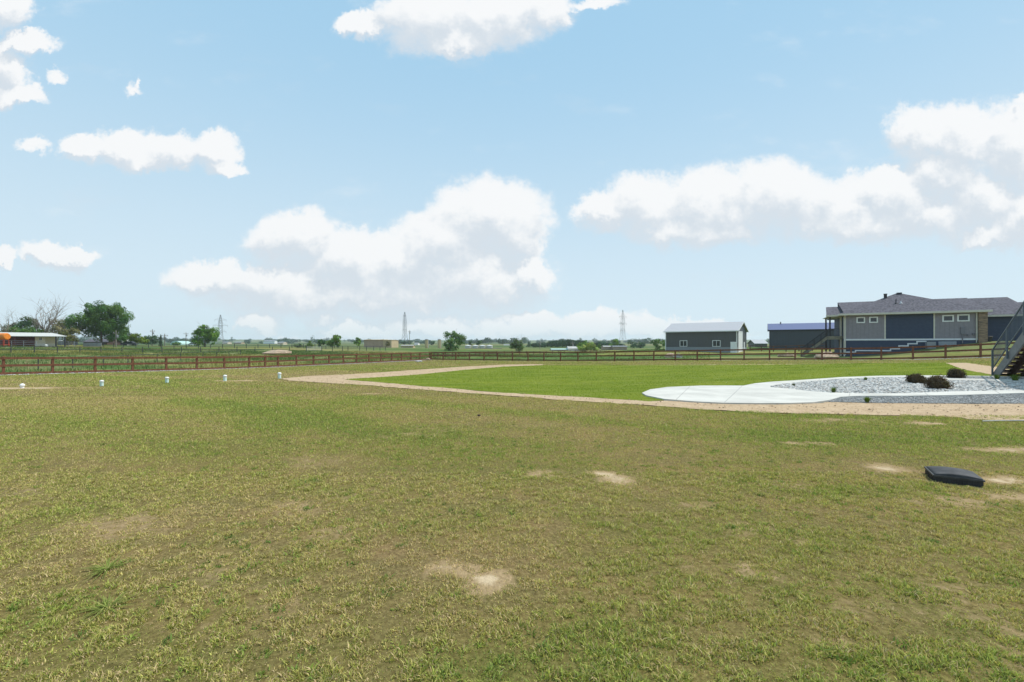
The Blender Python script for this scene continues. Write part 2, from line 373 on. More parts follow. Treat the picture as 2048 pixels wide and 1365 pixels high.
def green(x, y):
    """how green the turf is: patches a few metres across, mower streaks with the shading of leaning blades put into the colour, hand-sized mottling"""
    r = np.hypot(x, y)
    g = .47+(fbm(x*.28, y*.28, 4, 21)-.5)*.95+(fbm((x*.81-y*.58)*.06, (x*.58+y*.81)*.85, 2, 31)-.5)*1.05*sstep(r, 3.5, 7)+(fbm(x*2.6, y*2.6, 3, 41)-.5)*.6  # directional term paints the mower streaks' blade-lean shading as a greenness shift
    for bx, by, a, b, s in _green: g = g+s*np.exp(-(((x-bx)/a)**2+((y-by)/b)**2))
    return np.clip(g+.10*sstep(r, 5, 14), 0, 1)
STRAW = np.array((.600, .455, .230)); OLIVE = np.array((.490, .445, .145)); GRN = np.array((.360, .420, .090)); DGRN = np.array((.215, .300, .095))
def turf(g):
    g = np.asarray(g)[:, None]
    return np.where(g < .45, STRAW+(OLIVE-STRAW)*(g/.45), np.where(g < .85, OLIVE+(GRN-OLIVE)*((g-.45)/.40), GRN+(DGRN-GRN)*((g-.85)/.25)))

# ------------------------------------------------------------------ ground sheet
def build_ground():
    na = 400; rr = [.35]
    while rr[-1] < 3000: rr.append(rr[-1]*1.026+.01)
    rr = np.array(rr); aa = np.linspace(0, 2*np.pi, na, endpoint=False)
    X = np.r_[0, (rr[:, None]*np.cos(aa)).ravel()]; Y = np.r_[0, (rr[:, None]*np.sin(aa)).ravel()]
    co = np.c_[X, Y, ground(X, Y)]
    k = np.arange(na); k2 = (k+1) % na
    tris = np.c_[np.zeros(na, int), 1+k, 1+k2]
    i = np.arange(len(rr)-1)[:, None]*na+1
    quads = np.stack([i+k, i+na+k, i+na+k2, i+k2], -1).reshape(-1, 4)
    b = np.clip(bare(X, Y), 0, 1); g = green(X, Y)
    c = turf(np.clip(g*.8-.02, 0, 1))*.17+np.array((.100, .071, .035))
    # beyond the fences: rough pasture, farther off pale dry fields
    d = np.hypot(X, Y); pas = pasture_mask(X, Y)
    n1 = fbm(X*.05, Y*.09, 4, 51); n2 = fbm(X*.012, Y*.02, 4, 57)
    k_ = sstep(n1, .50, .62)[:, None]; pc = (np.array((.20, .20, .065))*k_+np.array((.085, .145, .045))*(1-k_))*(.7+.6*vnoise(X*.6, Y*.6, 5))[:, None]
    sand = sstep(n2+.25*(fbm(X*.12, Y*.2, 3, 71)-.5), .60, .66)[:, None]; pc = pc*(1-sand*.3)+np.array((.36, .29, .17))*sand*.3
    c = c*(1-pas[:, None])+pc*pas[:, None]
    far = sstep(d, 180, 420)[:, None]; n3 = fbm(X*.004, Y*.009, 4, 61)
    fc = np.where((n3 > .56)[:, None], np.array((.19, .19, .10)), np.array((.075, .125, .05)))
    c = c*(1-far)+fc*far
    b = b*(1-pas); me = np_mesh('ground', co, tris, c, quads)
    me.attributes.new('bare', 'FLOAT', 'POINT').data.foreach_set('value', b.astype(np.float32))
    me.polygons.foreach_set('use_smooth', [True]*len(me.polygons))
    m = bpy.data.materials.new('turf_soil'); m.use_nodes = True; t = NT(m.node_tree); p = t.n['Principled BSDF']
    p.inputs['Roughness'].default_value = 1; p.inputs['Specular IOR Level'].default_value = .05
    tc = t.n.new('ShaderNodeVertexColor'); tc.layer_name = 'tint'
    ba = t.n.new('ShaderNodeAttribute'); ba.attribute_name = 'bare'
    co_ = t.n.new('ShaderNodeTexCoord').outputs['Object']
    n_a = t.noise(co_, 1.7, 6, .7); n_b = t.noise(co_, 28, 4, .65); n_c = t.noise(t.vec('MULTIPLY', co_, (.5, 1.6, 1)), .55, 5, .6)
    c0 = t.mix(t.ramp(n_b, .32, .68), (.66, .62, .58), (1.25, 1.25, 1.2)); c1 = t.mix(1, tc.outputs[0], c0, 'MULTIPLY')
    c1 = t.mix(1, c1, t.mix(t.ramp(n_a, .3, .7), (.84, .90, .80), (1.14, 1.08, 1.05)), 'MULTIPLY')
    c1 = t.mix(1, c1, t.mix(t.ramp(n_c, .3, .7), (.86, .94, .84), (1.12, 1.06, 1.1)), 'MULTIPLY')
    soil = t.mix(t.ramp(n_a, .35, .65), (.56, .43, .275), (.44, .33, .205)); soil = t.mix(t.ramp(n_b, .5, .8), soil, (.31, .23, .14))
    nz = t.math('ADD', ba.outputs['Fac'], t.math('MULTIPLY', t.math('SUBTRACT', t.noise(co_, 16, 5, .65), .5), .9))
    thatch = t.mix(t.ramp(n_b, .3, .75), (.40, .285, .155), (.27, .185, .10))
    t.put(p.inputs['Base Color'], t.mix(t.ramp(nz, .55, .95), t.mix(t.ramp(nz, .08, .5), c1, thatch), soil))
    bp = t.n.new('ShaderNodeBump'); bp.inputs['Strength'].default_value = .7; bp.inputs['Distance'].default_value = .03
    t.l.new(t.noise(co_, 22, 5, .7), bp.inputs['Height']); t.l.new(bp.outputs[0], p.inputs['Normal'])
    o = link('ground', me, m); label(o, 'wide mown field and pasture ground under everything', 'ground', kind='structure')

CORNER = np.array((-13.3, 74.)); FA0 = np.array((-35.75, 32.)); FB1 = np.array((43.6, 42.3))
def side(p, q, x, y): return (q[0]-p[0])*(y-p[1])-(q[1]-p[1])*(x-p[0])
def pasture_mask(X, Y):
    da = side(FA0, CORNER, X, Y)/np.hypot(*(CORNER-FA0)); db = side(CORNER, FB1, X, Y)/np.hypot(*(FB1-CORNER))
    return np.maximum(sstep(da, .0, .8), sstep(db, .0, .8))
build_ground()

# ------------------------------------------------------------------ sheets laid on the ground
def dens(pts, step, jit=0, seed=0, closed=True):
    out = []; pts = [np.asarray(p, float) for p in pts]; n = len(pts); r = np.random.default_rng(seed)
    for i in range(n if closed else n-1):
        a, b = pts[i], pts[(i+1) % n]; k = max(1, int(np.hypot(*(b-a))/step))
        for j in range(k):
            p = a+(b-a)*j/k
            if jit: p = p+r.normal(0, jit, 2)
            out.append(p)
    return out
def smooth_poly(pts, it=2):
    pts = [np.asarray(p, float) for p in pts]
    for _ in range(it):
        q = []
        for i in range(len(pts)):
            a, b = pts[i], pts[(i+1) % len(pts)]; q += [a*.75+b*.25, a*.25+b*.75]
        pts = q
    return pts
def sheet(name, poly, mat_, lift, lab, cat, grid=.7, thick=0, rough=0):
    poly = [np.asarray(p) for p in poly]; P = np.array(poly); n = len(P)
    gx, gy = np.meshgrid(np.arange(P[:, 0].min(), P[:, 0].max(), grid), np.arange(P[:, 1].min(), P[:, 1].max(), grid))
    gx = gx.ravel(); gy = gy.ravel(); k = inside(gx, gy, P)
    pts = [Vector(p) for p in P]+[Vector((a, b)) for a, b in zip(gx[k], gy[k])]
    V, E, Fc, *_ = delaunay_2d_cdt(pts, [(i, (i+1) % n) for i in range(n)], [], 1, 1e-5)
    V = np.array([tuple(v) for v in V]); z = ground(V[:, 0], V[:, 1])+lift
    if rough: z = z+(fbm(V[:, 0]*1.3, V[:, 1]*1.3, 4, 77)-.35)*rough
    vs = [(a, b, c) for (a, b), c in zip(V, z)]; fs = [tuple(f) for f in Fc]
    if thick:
        m0 = len(vs); zz = ground(P[:, 0], P[:, 1])
        vs += [(P[i, 0], P[i, 1], zz[i]+lift) for i in range(n)]+[(P[i, 0], P[i, 1], zz[i]-thick) for i in range(n)]
        fs += [(m0+i, m0+(i+1) % n, m0+n+(i+1) % n, m0+n+i) for i in range(n)]
    me = bpy.data.meshes.new(name); me.from_pydata(vs, [], fs); me.update()
    if sum(p.normal.z*p.area for p in me.polygons) < 0: me.flip_normals()
    o = link(name, me, mat_); label(o, lab, cat, kind='structure'); return o
A = lambda *l: [at(*p) for p in l]
STRIP_TOP = [(1300, 804), (1164, 795.5), (1008, 787), (852, 774), (734, 763.5), (690, 760.2)]
BAND_LOW = [(793, 753.3), (852, 748.6), (930, 740.5), (1008, 734), (1086, 731)]
PATH_UP = [(1990, 754), (1880, 753.6), (1830, 753.4), (1760, 754), (1680, 757), (1610, 762), (1545, 766), (1510, 769.5), (1487, 774.2), (1445, 774), (1400, 774.2), (1335, 777), (1300, 782), (1284, 789), (1292, 794), (1328, 801.5)]
PATIO_LOW = [(1386, 806.5), (1445, 809.5), (1503, 810.3), (1581, 810), (1625, 808.5), (1652, 805)]
LAWN = A(*STRIP_TOP, (699, 758.7), *BAND_LOW, (1200, 731), (1350, 731), (1500, 730.5), (1620, 729.2), (1724, 727.4), (1829, 726.8), (1889, 726.5), (1912, 735), (1933, 741.5), (1975, 749), *PATH_UP)
DIRT = A((1300, 804), (1328, 801.5), *PATIO_LOW, (1718, 807), (1873, 808.5), (2100, 809.5), (2300, 812), (2300, 848), (2100, 845), (2030, 843), (1932, 840), (1912, 835), (1795, 832), (1640, 829), (1523, 826.5), (1406, 820), (1300, 812), (1164, 803.5), (1008, 792.5), (852, 781), (734, 771.5), (637, 766), (580, 762), (562, 758), (617, 753), (734, 747.5), (832, 740.5), (930, 733.8), (1008, 730), (1086, 728.9), (1086, 731), *BAND_LOW[::-1], (699, 758.7), *STRIP_TOP[::-1])
DIRT2 = A((1889, 726.5), (1912, 735), (1933, 741.5), (1975, 749), (1990, 751), (2030, 748), (2010, 737), (1982, 733.5), (1958, 730), (1933, 726.5))
sheet('lawn_edge_dirt', dens(DIRT, .35, .035, 2), M['dirt'], .010, 'bare tan dirt strip bordering the bright green lawn', 'dirt', .3, rough=.03)
sheet('dirt_patch', dens(DIRT2, .35, .04, 3), M['dirt'], .010, 'bare tan dirt patch behind the round dark shrub', 'dirt', .3, rough=.03)
THIN = A((1086, 730.6), (1350, 730.4), (1620, 728.7), (1829, 726.3), (1889, 726), (1889, 727), (1829, 727.3), (1620, 729.8), (1350, 731.5), (1086, 731.6))
sheet('dirt_line', dens(THIN, .8, .12, 4), M['dirt'], .014, 'thin dirt line along the far edge of the green lawn', 'dirt', .8)

m = bpy.data.materials.new('lawn_green'); m.use_nodes = True; t = NT(m.node_tree); p_ = t.n['Principled BSDF']; p_.inputs['Roughness'].default_value = 1; p_.inputs['Specular IOR Level'].default_value = .05
co_ = t.n.new('ShaderNodeTexCoord').outputs['Object']
c_ = t.mix(t.ramp(t.noise(t.vec('MULTIPLY', co_, (.35, 1.2, 1)), .8, 5, .6), .3, .7), (.115, .165, .015), (.20, .23, .03))
c_ = t.mix(t.ramp(t.noise(co_, 1.3, 5, .6), .45, .75), c_, (.19, .215, .045)); c_ = t.mix(1, c_, t.mix(t.ramp(t.noise(co_, 30, 3, .6), .3, .7), (.85, .86, .85), (1.1, 1.1, 1.1)), 'MULTIPLY')
t.put(p_.inputs['Base Color'], c_); bp = t.n.new('ShaderNodeBump'); bp.inputs['Strength'].default_value = .8; bp.inputs['Distance'].default_value = .03
t.l.new(t.noise(co_, 25, 5, .7), bp.inputs['Height']); t.l.new(bp.outputs[0], p_.inputs['Normal']); M['lawn'] = m
sheet('lawn', dens(LAWN, .4, .025, 5), M['lawn'], .018, 'bright green watered lawn in the middle distance', 'lawn', .8)

# concrete walk: a slab with the round patio end, split around the gravel beds
BED_TOP = [(1562, 770.8), (1600, 766.9), (1678, 760.4), (1756, 757.5), (1815, 757.2), (1850, 758.6), (1893, 762.6), (1951, 763.6), (2060, 767), (2200, 770)]
BED_LOW = [(2200, 778), (2048, 783), (1912, 786.2), (1795, 790), (1717, 790.2), (1659, 788.2), (1620, 785.5), (1581, 780.5), (1541, 777.2)]
STRIP2_TOP = [(1660, 803.5), (1680, 797.5), (1718, 795.4), (1834, 795), (1932, 793.3), (2048, 789.4), (2200, 786)]
WALK = A(*PATH_UP[1:], *PATIO_LOW, *STRIP2_TOP, *BED_LOW, (1541, 774.5), *BED_TOP, (2200, 764), (2060, 762.5), (1951, 760.3), (1893, 758.6), (1860, 756))
sheet('concrete_walk', dens(WALK, .5), M['concrete'], .055, 'pale curving concrete walk with a round patio end', 'path', .6, thick=.12)
KERB = A((1880, 753.6), (1990, 755.2), (2100, 757), (2200, 759), (2200, 760.3), (2100, 758.2), (1990, 756.4), (1878, 755.2))
sheet('lawn_kerb', dens(KERB, .5), M['concrete'], .06, 'thin pale kerb between the lawn and stair foot', 'kerb', .6, thick=.12)
BED = A(*BED_TOP, *BED_LOW, (1541, 774.5)); BED2 = A((1876, 755.4), (1990, 756.5), (2100, 758.3), (2200, 760.3), (2200, 763.8), (2060, 762.3), (1951, 760.2), (1893, 758.4), (1862, 756.2)); BED3 = A(*STRIP2_TOP, (2200, 811), (2100, 809.5), (1873, 808.7), (1718, 807.2), (1655, 805.2))
sheet('gravel_bed', dens(BED, .5), M['gravel'], .022, 'bed of pale grey river stones between the walks', 'gravel', .6)
sheet('gravel_bed', dens(BED2, .5), M['gravel_dark'], .022, 'narrow dark gravel bed at the foot of the stairs', 'gravel', .6)
sheet('gravel_bed', dens(BED3, .5), M['gravel_dark'], .022, 'dark fine gravel strip in front of the lower walk', 'gravel', .6)
du = (CORNER-FA0)/np.hypot(*(CORNER-FA0)); dn = np.array((du[1], -du[0]))
q0 = FA0-du*6; STRIPW = [q0+dn*.02, q0+dn*.62, CORNER+dn*.55+du*-.2, CORNER+dn*.02]
sheet('gravel_strip', dens(STRIPW, 1, .05, 6), M['gravel_white'], .012, 'white gravel strip along the foot of the left fence', 'gravel', 1.)
fu = (FB1-CORNER)/np.hypot(*(FB1-CORNER)); fn = np.array((fu[1], -fu[0]))
g0 = CORNER+fu*42
sheet('gravel_strip', dens([g0+fn*.05, g0+fn*.55, FB1+fn*.5+fu*3, FB1+fn*.05+fu*3], 1, .12, 8), M['gravel_white'], .012, 'patchy white gravel strip along the foot of the far fence', 'gravel', 1.)
# control joints across the walk
mb = MB()
for (ax, ay), (bx_, by_) in (((1484, 775), (1449, 809)), ((1380, 775.6), (1352, 803.5)), ((1700, 790.4), (1698, 796)), ((1850, 789.2), (1856, 794.4)), ((1990, 785.2), (2000, 791)), ((1640, 760.8), (1636, 764))):
    ja, jb = at(ax, ay), at(bx_, by_); n_ = (jb-ja)/np.hypot(*(jb-ja)); s_ = np.array((n_[1], -n_[0]))*.008
    for k in range(6):
        e0, e1 = ja+(jb-ja)*k/6, ja+(jb-ja)*(k+1)/6; mb.slab([(*(e0-s_), gz(*e0)+.0585), (*(e1-s_), gz(*e1)+.0585), (*(e1+s_), gz(*e1)+.0585), (*(e0+s_), gz(*e0)+.0585)], .003)
label(mb.build('walk_joints', mat('joint_grey', (.33, .32, .30), .9)), 'narrow control joints cut across the concrete walk', 'joints', kind='structure')

# ------------------------------------------------------------------ rail fences
def on_line(p, q, px):
    """distance along the line p->q of the point on the sight line through photo column px"""
    k = (px-CX)/F; d = (q-p)/np.hypot(*(q-p)); return float((k*p[1]-p[0])/(d[0]-k*d[1]))
def post_mesh(h, w=.14):
    mb = MB(); a = w/2; c = a*.55
    mb.box(-a, a, -a, a, -.3, h-.03)
    mb.add([(-a, -a, h-.03), (a, -a, h-.03), (a, a, h-.03), (-a, a, h-.03), (-c, -c, h), (c, -c, h), (c, c, h), (-c, c, h)], [(0, 1, 5, 4), (1, 2, 6, 5), (2, 3, 7, 6), (3, 0, 4, 7), (4, 5, 6, 7)])
    return mb.mesh('post')
def rail_fence(lab, p, q, dists, h, heights, side_, rw=.16, pw=.14, mname='fence', split=1):
    """posts set upright on the ground, boards nailed on one side (+1 towards the camera) of them"""
    d = (q-p)/np.hypot(*(q-p)); n = np.array((d[1], -d[0])); ang = math.atan2(d[1], d[0])
    pts = [p+d*t for t in dists]; z = ground([a[0] for a in pts], [a[1] for a in pts])
    root = thing('rail_fence', lab, 'fence', (pts[0][0], pts[0][1], z[0]), ang)
    me = post_mesh(h, pw); r = np.random.default_rng(len(dists))
    off = [dists[i]-dists[0] for i in range(len(dists))]
    for i, o_ in enumerate(off):
        c = link('post', me, M[mname], root); c.location = (o_, 0, z[i]-z[0]+r.normal(0, .012)); c.rotation_euler = (r.normal(0, .008), r.normal(0, .008), 0)
    yo = -side_*(pw/2+.021)
    for i in range(len(off)-1):
        for hh in heights:
            e0, e1 = r.normal(0, .006, 2)
            mb = MB(); mb.beam((off[i]+.004, yo, z[i]-z[0]+hh+e0), (off[i+1]-.004, yo, z[i+1]-z[0]+hh+e1), .038, rw); mb.build('rail', M[mname], root)
    return root
PXA = [6.7, 105, 190, 265, 332.5, 393.6, 448.6, 498.5, 530, 556, 593, 627, 658, 687, 713, 738, 762, 783.5, 803, 822, 840, 859.5]
dA = [on_line(FA0, CORNER, x) for x in PXA]; dA = [dA[0]-4.9, dA[0]-2.45]+dA
rail_fence('long red-brown three-rail wooden fence on the left running away to the corner', FA0, CORNER, dA, 1.32, (1.20, .68, .13), 1)
PXB = [862.5, 886.7, 911.6, 939, 968, 995, 1025, 1056, 1088, 1121, 1156, 1192.5, 1229.5, 1268, 1307.6, 1350.6, 1394.5, 1441, 1488, 1539, 1590, 1644, 1702, 1762.5, 1826, 1891, 1961, 2036]
dB = [on_line(CORNER, FB1, x) for x in PXB]; dB = dB+[dB[-1]+2.45]
rail_fence('red-brown three-rail wooden fence across the far side in front of the sheds', CORNER, FB1, dB, 1.32, (1.20, .70, .14), -1)
q1 = np.array(((868-CX)/F*81, 81.)); q2 = np.array(((1245-CX)/F*155, 155.))
d1 = [on_line(q1, q2, x) for x in (868, 876, 891, 905, 918, 930, 951, 960, 977, 993, 1009, 1024, 1039, 1053, 1067, 1080, 1092.5, 1105, 1117, 1129, 1140, 1151, 1162, 1172, 1182, 1192, 1201, 1210, 1219)]
rail_fence('brown rail fence running off behind the far fence, left of the grey shed', q1, q2, d1, .98, (.88, .48), 1, .11, .12, 'fence_old')
q1 = np.array(((1494-CX)/F*92, 92.)); q2 = np.array(((1660-CX)/F*72, 72.))
d1 = [on_line(q1, q2, x) for x in (1500, 1523, 1547, 1572, 1598, 1625, 1653)]
rail_fence('short brown rail fence below the blue-roofed shed', q1, q2, d1, 1.1, (1.0, .55), 1, .12, .12, 'fence_old')

def pipe_fence(lab, p, q, dists, h, rails, r=.05, mname='pipe'):
    d = (q-p)/np.hypot(*(q-p)); pts = [p+d*t for t in dists]; z = ground([a[0] for a in pts], [a[1] for a in pts])
    root = thing('pipe_fence', lab, 'fence', (pts[0][0], pts[0][1], z[0]), math.atan2(d[1], d[0]))
    pm = MB().tube((0, 0, -.2), (0, 0, h), r*1.35, n=6).mesh('post')
    for i, t_ in enumerate(dists): c = link('post', pm, M[mname], root); c.location = (t_-dists[0], 0, z[i]-z[0])
    for hh in rails:
        mb = MB()
        for i in range(len(dists)-1): mb.tube((dists[i]-dists[0], 0, z[i]-z[0]+hh), (dists[i+1]-dists[0], 0, z[i+1]-z[0]+hh), r*.8, n=5, caps=False)
        mb.build('rail', M[mname], root)
    return root
pc0 = np.array((-44., 36.)); pc1 = np.array((-57., 118.))
pipe_fence('thin dark pipe fence just behind the left wooden fence', pc0, pc1, [on_line(pc0, pc1, x) for x in (-22, 76.5, 145.5, 207, 256, 314.5, 361, 406, 433.6, 458, 481)], 1.15, (1.12,), .035)
pa0 = np.array((-93.6, 85.)); pa1 = np.array((-60.5, 115.))
pipe_fence('dark pipe fence with stout posts across the middle of the pasture', pa0, pa1, [on_line(pa0, pa1, x) for x in (-26, 22, 69, 115, 160, 202, 244, 285, 324, 363, 401, 438, 474, 510, 545, 579, 612.5)], 1.3, (1.25, .65), .06)
pipe_fence('dark pipe fence continuing right of the pale field gate', pa0, pa1, [on_line(pa0, pa1, x) for x in (643.5, 665, 685, 696, 719.5, 733, 747.6, 760, 771)], 1.3, (1.25, .95, .6), .06)
pb0 = np.array(((120-CX)/F*134, 134.)); pb1 = np.array(((700-CX)/F*140, 140.))
pipe_fence('farther dark pipe fence in front of the trees and farm houses', pb0, pb1, [on_line(pb0, pb1, x) for x in (134, 152, 174, 206.5, 227, 247, 272, 297, 322, 348, 372.5, 397, 421, 445, 469, 492.5, 516, 539, 562, 584, 607, 630, 652)], 1.35, (1.3, .75), .06)
# pale tube gate
g0 = pa0+(pa1-pa0)/np.hypot(*(pa1-pa0))*on_line(pa0, pa1, 613.5); g1 = pa0+(pa1-pa0)/np.hypot(*(pa1-pa0))*on_line(pa0, pa1, 642.5)
zg = gz(*g0); L_ = float(np.hypot(*(g1-g0)))
gate = thing('field_gate', 'pale five-bar tube gate in the pasture pipe fence', 'gate', (*g0, zg), math.atan2(*(g1-g0)[::-1]))
mb = MB()
for hh in (.3, .52, .74, .98, 1.22): mb.tube((.06, 0, hh), (L_-.06, 0, hh), .04, n=6)
mb.build('gate_bar', M['pale_steel'], gate)
mb = MB()
for xx in (.06, L_/2, L_-.06): mb.tube((xx, 0, .24), (xx, 0, 1.27), .045, n=6)
mb.build('gate_frame', M['pale_steel'], gate)

# ------------------------------------------------------------------ neighbour's house
HO = np.array((41.6, 57.)); HA = math.atan2(-.487, .875); HU = np.array((math.cos(HA), math.sin(HA))); HV = np.array((-HU[1], HU[0]))
house = thing('house', 'grey and navy ranch house with hip roof behind the far fence', 'house', (*HO, .2), HA)
HZ = .2
def sx(px, t=0., O=HO, U=HU, V=HV):
    k = (px-CX)/F; o = O+V*t; return float((k*o[1]-o[0])/(U[0]-k*U[1]))
def zy(py, s, t=0., O=HO, U=HU, V=HV): return float(EYE-(py-HOR)/F*(O+U*s+V*t)[1])
def H(): return MB(HZ)
s1, s2, s3, s4 = sx(1770), sx(1868.5), sx(1955), sx(1970.5)
H().box(0, s1, 0, .25, 2.45, 5.5).build('wall', M['batten'], house)
H().box(s2, s3, 0, .25, 2.45, 5.5).build('wall', M['batten'], house)
H().box(s1, s2, .02, .25, 2.45, 5.5).build('wall', M['navy'], house)
H().box(0, s3, .02, .3, -.3, 2.28).build('wall', M['navy'], house)
H().box(0, .25, .3, 9, -.3, 5.5).build('wall', M['navy'], house)
H().box(.0, s3, 9, 9.25, 0, 5.5).build('wall', M['navy'], house)
H().box(s3-.25, s3, .3, 9, 0, 5.5).build('wall', M['navy'], house)
H().box(-.03, s3+.02, -.035, .0, 2.28, 2.47).build('belt_trim', M['trim_white'], house)
tr = H()
for s_ in (-.06, s1-.07, s2-.07, s3-.09): tr.box(s_, s_+.14, -.03, -.002, 2.472, 5.42)
tr.box(-.06, .10, -.031, .0, .3, 2.278); tr.build('corner_trim', M['trim'], house)
# stepped trim that follows the falling grade
st = H(); steps = [(1690, 1711, 704.8), (1711, 1781, 701.7), (1781, 1800, 698), (1798, 1817, 692.3), (1816, 1835, 688), (1834, 1853, 683.4)]
zl = None
for a, b, y in steps:
    sa, sb = sx(a), sx(b); z = zy(y, (sa+sb)/2); st.box(sa, sb, -.035, .018, z-.07, z+.07)
    if zl is not None: st.box(sa-.06, sa+.06, -.04, .017, zl-.069, z+.069)
    zl = z
st.build('stepped_trim', M['trim_white'], house)
H().box(sx(1877), sx(1913), -.03, .019, 1.3, 2.14).build('foundation', mat('pale_foundation', (.30, .32, .35), .8, .1), house)
def window(parent, s, z, w, h, y0, zoff, frame='white', mull=False, ft=.09):
    f = MB(zoff)
    f.box(s-w/2, s-w/2+ft, y0-.05, y0, z-h/2, z+h/2).box(s+w/2-ft, s+w/2, y0-.05, y0, z-h/2, z+h/2)
    f.box(s-w/2+ft, s+w/2-ft, y0-.048, y0, z-h/2, z-h/2+ft).box(s-w/2+ft, s+w/2-ft, y0-.048, y0, z+h/2-ft, z+h/2)
    if mull: f.box(s-.03, s+.03, y0-.046, y0, z-h/2+ft, z+h/2-ft)
    wn = f.build('window', M[frame], parent)
    MB(zoff).box(s-w/2+ft-.005, s+w/2-ft+.005, y0-.012, y0-.004, z-h/2+ft-.005, z+h/2-ft+.005).build('pane', M['glass'], wn)
    return wn
window(house, sx(1721.4), 4.80, .86, .74, 0, HZ, ft=.13); window(house, sx(1747), 4.80, .86, .74, 0, HZ, ft=.13)
window(house, sx(1896), 4.78, 1.0, .78, 0, HZ, ft=.13); window(house, sx(1926.6), 4.80, 1.04, .80, 0, HZ, ft=.13)
me_ = H().box(sx(1920.5), sx(1929), -.14, 0, 2.95, 3.75).box(sx(1921.2), sx(1928.3), -.155, -.14, 3.0, 3.7).tube((sx(1924.5), -.08, 1.9), (sx(1924.5), -.08, 2.95), .05).build('meter_box', mat('meter_grey', (.20, .19, .21), .5, .05), house)
H().lathe([(.07, 2.75), (.09, 2.8), (.07, 2.95)], 8, (sx(1934), -.08)).lathe([(.09, 2.85), (.11, 2.9), (.08, 3.1)], 8, (sx(1946), -.1)).build('outdoor_socket', mat('socket_grey', (.17, .16, .18), .5), house)
# stone pier
H().box(s3+.03, s4+.12, -.28, .9, 1.6, 5.5).build('stone_pier', M['stone'], house)
# roofs
ez = 5.60
def roof(pts_list, name='roof', m='shingle', th=.16):
    mb = H()
    for pts in pts_list: mb.slab(pts, th)
    return mb.build(name, M[m], house)
P_ = (6.4, 6.0, 8.5); E = [(-.55, -.5, ez), (13.2, -.5, ez), (13.2, 12.5, ez), (-.55, 12.5, ez)]
roof([(E[0], E[1], P_), (E[1], E[2], P_), (E[2], E[3], P_), (E[3], E[0], P_)])
rz = 7.52
roof([((0, -.45, ez-.03), (13.0, -.45, ez-.03), (13.0, 6.02, rz), (0, 6.02, rz)), ((.9, 12.4, ez-.03), (0, 6.02, rz), (13.0, 6.02, rz), (13.0, 12.4, ez-.03))])
roof([((12.6, 3.56, 5.26), (17.6, 3.56, 5.26), (17.7, 9.5, 7.70), (11.0, 9.5, 7.70)), ((11.0, 9.5, 7.70), (17.7, 9.5, 7.70), (17.7, 15, 5.5), (11.0, 15, 5.5)), ((17.6, 3.56, 5.26), (20.5, 9.5, 5.6), (17.7, 9.5, 7.70))])
roof([((-1.75, .9, 5.55), (.15, .9, 5.55), (.15, 5.0, 6.88), (-1.4, 5.0, 6.88)), ((.15, 5.0, 6.88), (.15, 9., 5.6), (-.8, 9., 5.6), (-1.4, 5.0, 6.88))])
gt = 4.0
roof([((13.0, gt-.45, 5.22), (24, gt-.45, 5.22), (24, 8.2, 6.93), (13.0, 8.2, 6.93)), ((13.0, 8.2, 6.93), (24, 8.2, 6.93), (24, 13, 5.2), (13.0, 13, 5.2))])
H().box(-.58, 13.25, -.56, -.5, 5.40, 5.62).box(-1.8, .02, .82, .88, 5.35, 5.57).box(13.0, 24, gt-.53, gt-.46, 5.02, 5.24).box(-.58, -.52, -.5, .8, 5.40, 5.618).build('fascia', M['trim'], house)
H().box(-.5, 13.2, -.49, -.04, 5.38, 5.42).box(-1.7, 0, .9, 6, 5.32, 5.36).build('soffit', M['trim'], house)
H().box(s4+.12, 23.5, gt, gt+.25, 1.5, 5.2).build('garage_wall', M['navy'], house)
ps = sx(1775.5, 3.0); H().tube((ps, 4.3, 7.2), (ps, 4.3, 8.22), .17, n=10).tube((ps, 4.3, 8.22), (ps, 4.3, 8.29), .21, n=10).build('chimney_pipe', M['dark_metal'], house)
H().box(6.2, 6.7, 5.35, 5.7, 8.15, 8.47).build('ridge_vent', M['dark_metal'], house)
for px, hgt in ((1792, .55), (1802, .28)):
    s_ = sx(px, 2.3); b_ = H().tube((s_, 2.3, 6.7), (s_, 2.3, 6.86+hgt), .055, n=8); b_.lathe([(.18, 6.84), (.10, 6.94)], 8, (s_, 2.3)); b_.build('roof_vent', M['trim_white'] if hgt < .4 else M['dark_metal'], house)
H().tube((.12, -.12, .5), (.12, -.12, 5.4), .045).tube((s3-.12, -.12, 2.0), (s3-.12, -.12, 5.4), .045).build('downspout', M['trim'], house)
# raised porch on the near end with its stair
H().box(-1.52, -.02, 1.1, 6, 2.62, 2.86).build('porch_floor', M['deck'], house)
H().box(-1.54, -.06, 1.06, 1.1, 2.42, 2.85).build('porch_rim', M['deck'], house)
for s_, t_ in ((-1.34, 1.25), (-1.34, 5.7)): H().box(s_-.09, s_+.09, t_-.09, t_+.09, .0, 5.4).build('porch_post', M['dark_metal'], house)
H().box(-.26, -.08, 1.4, 1.6, .2, 5.33).build('corner_trim', M['trim'], house)
H().box(-.14, -.02, 1.7, 2.7, 2.88, 5.0).box(-.14, -.02, 1.8, 3.4, .2, 2.4).build('door', M['dark_wood'], house)
rl = H().box(-1.5, -.3, 1.16, 1.2, 3.78, 3.83).box(-1.5, -.3, 1.16, 1.2, 2.93, 2.97)
for k in range(11): rl.box(-1.46+k*.11, -1.44+k*.11, 1.17, 1.19, 2.97, 3.78)
rl.build('porch_railing', M['dark_metal'], house)
sA, sB = (-1.55, 2.70), (-4.45, .22)
stx = H()
for t_ in (1.25, 2.35): stx.beam((sA[0], t_, sA[1]), (sB[0], t_, sB[1]), .06, .30)
stx.build('stair_stringer', M['deck'], house)
stx = H()
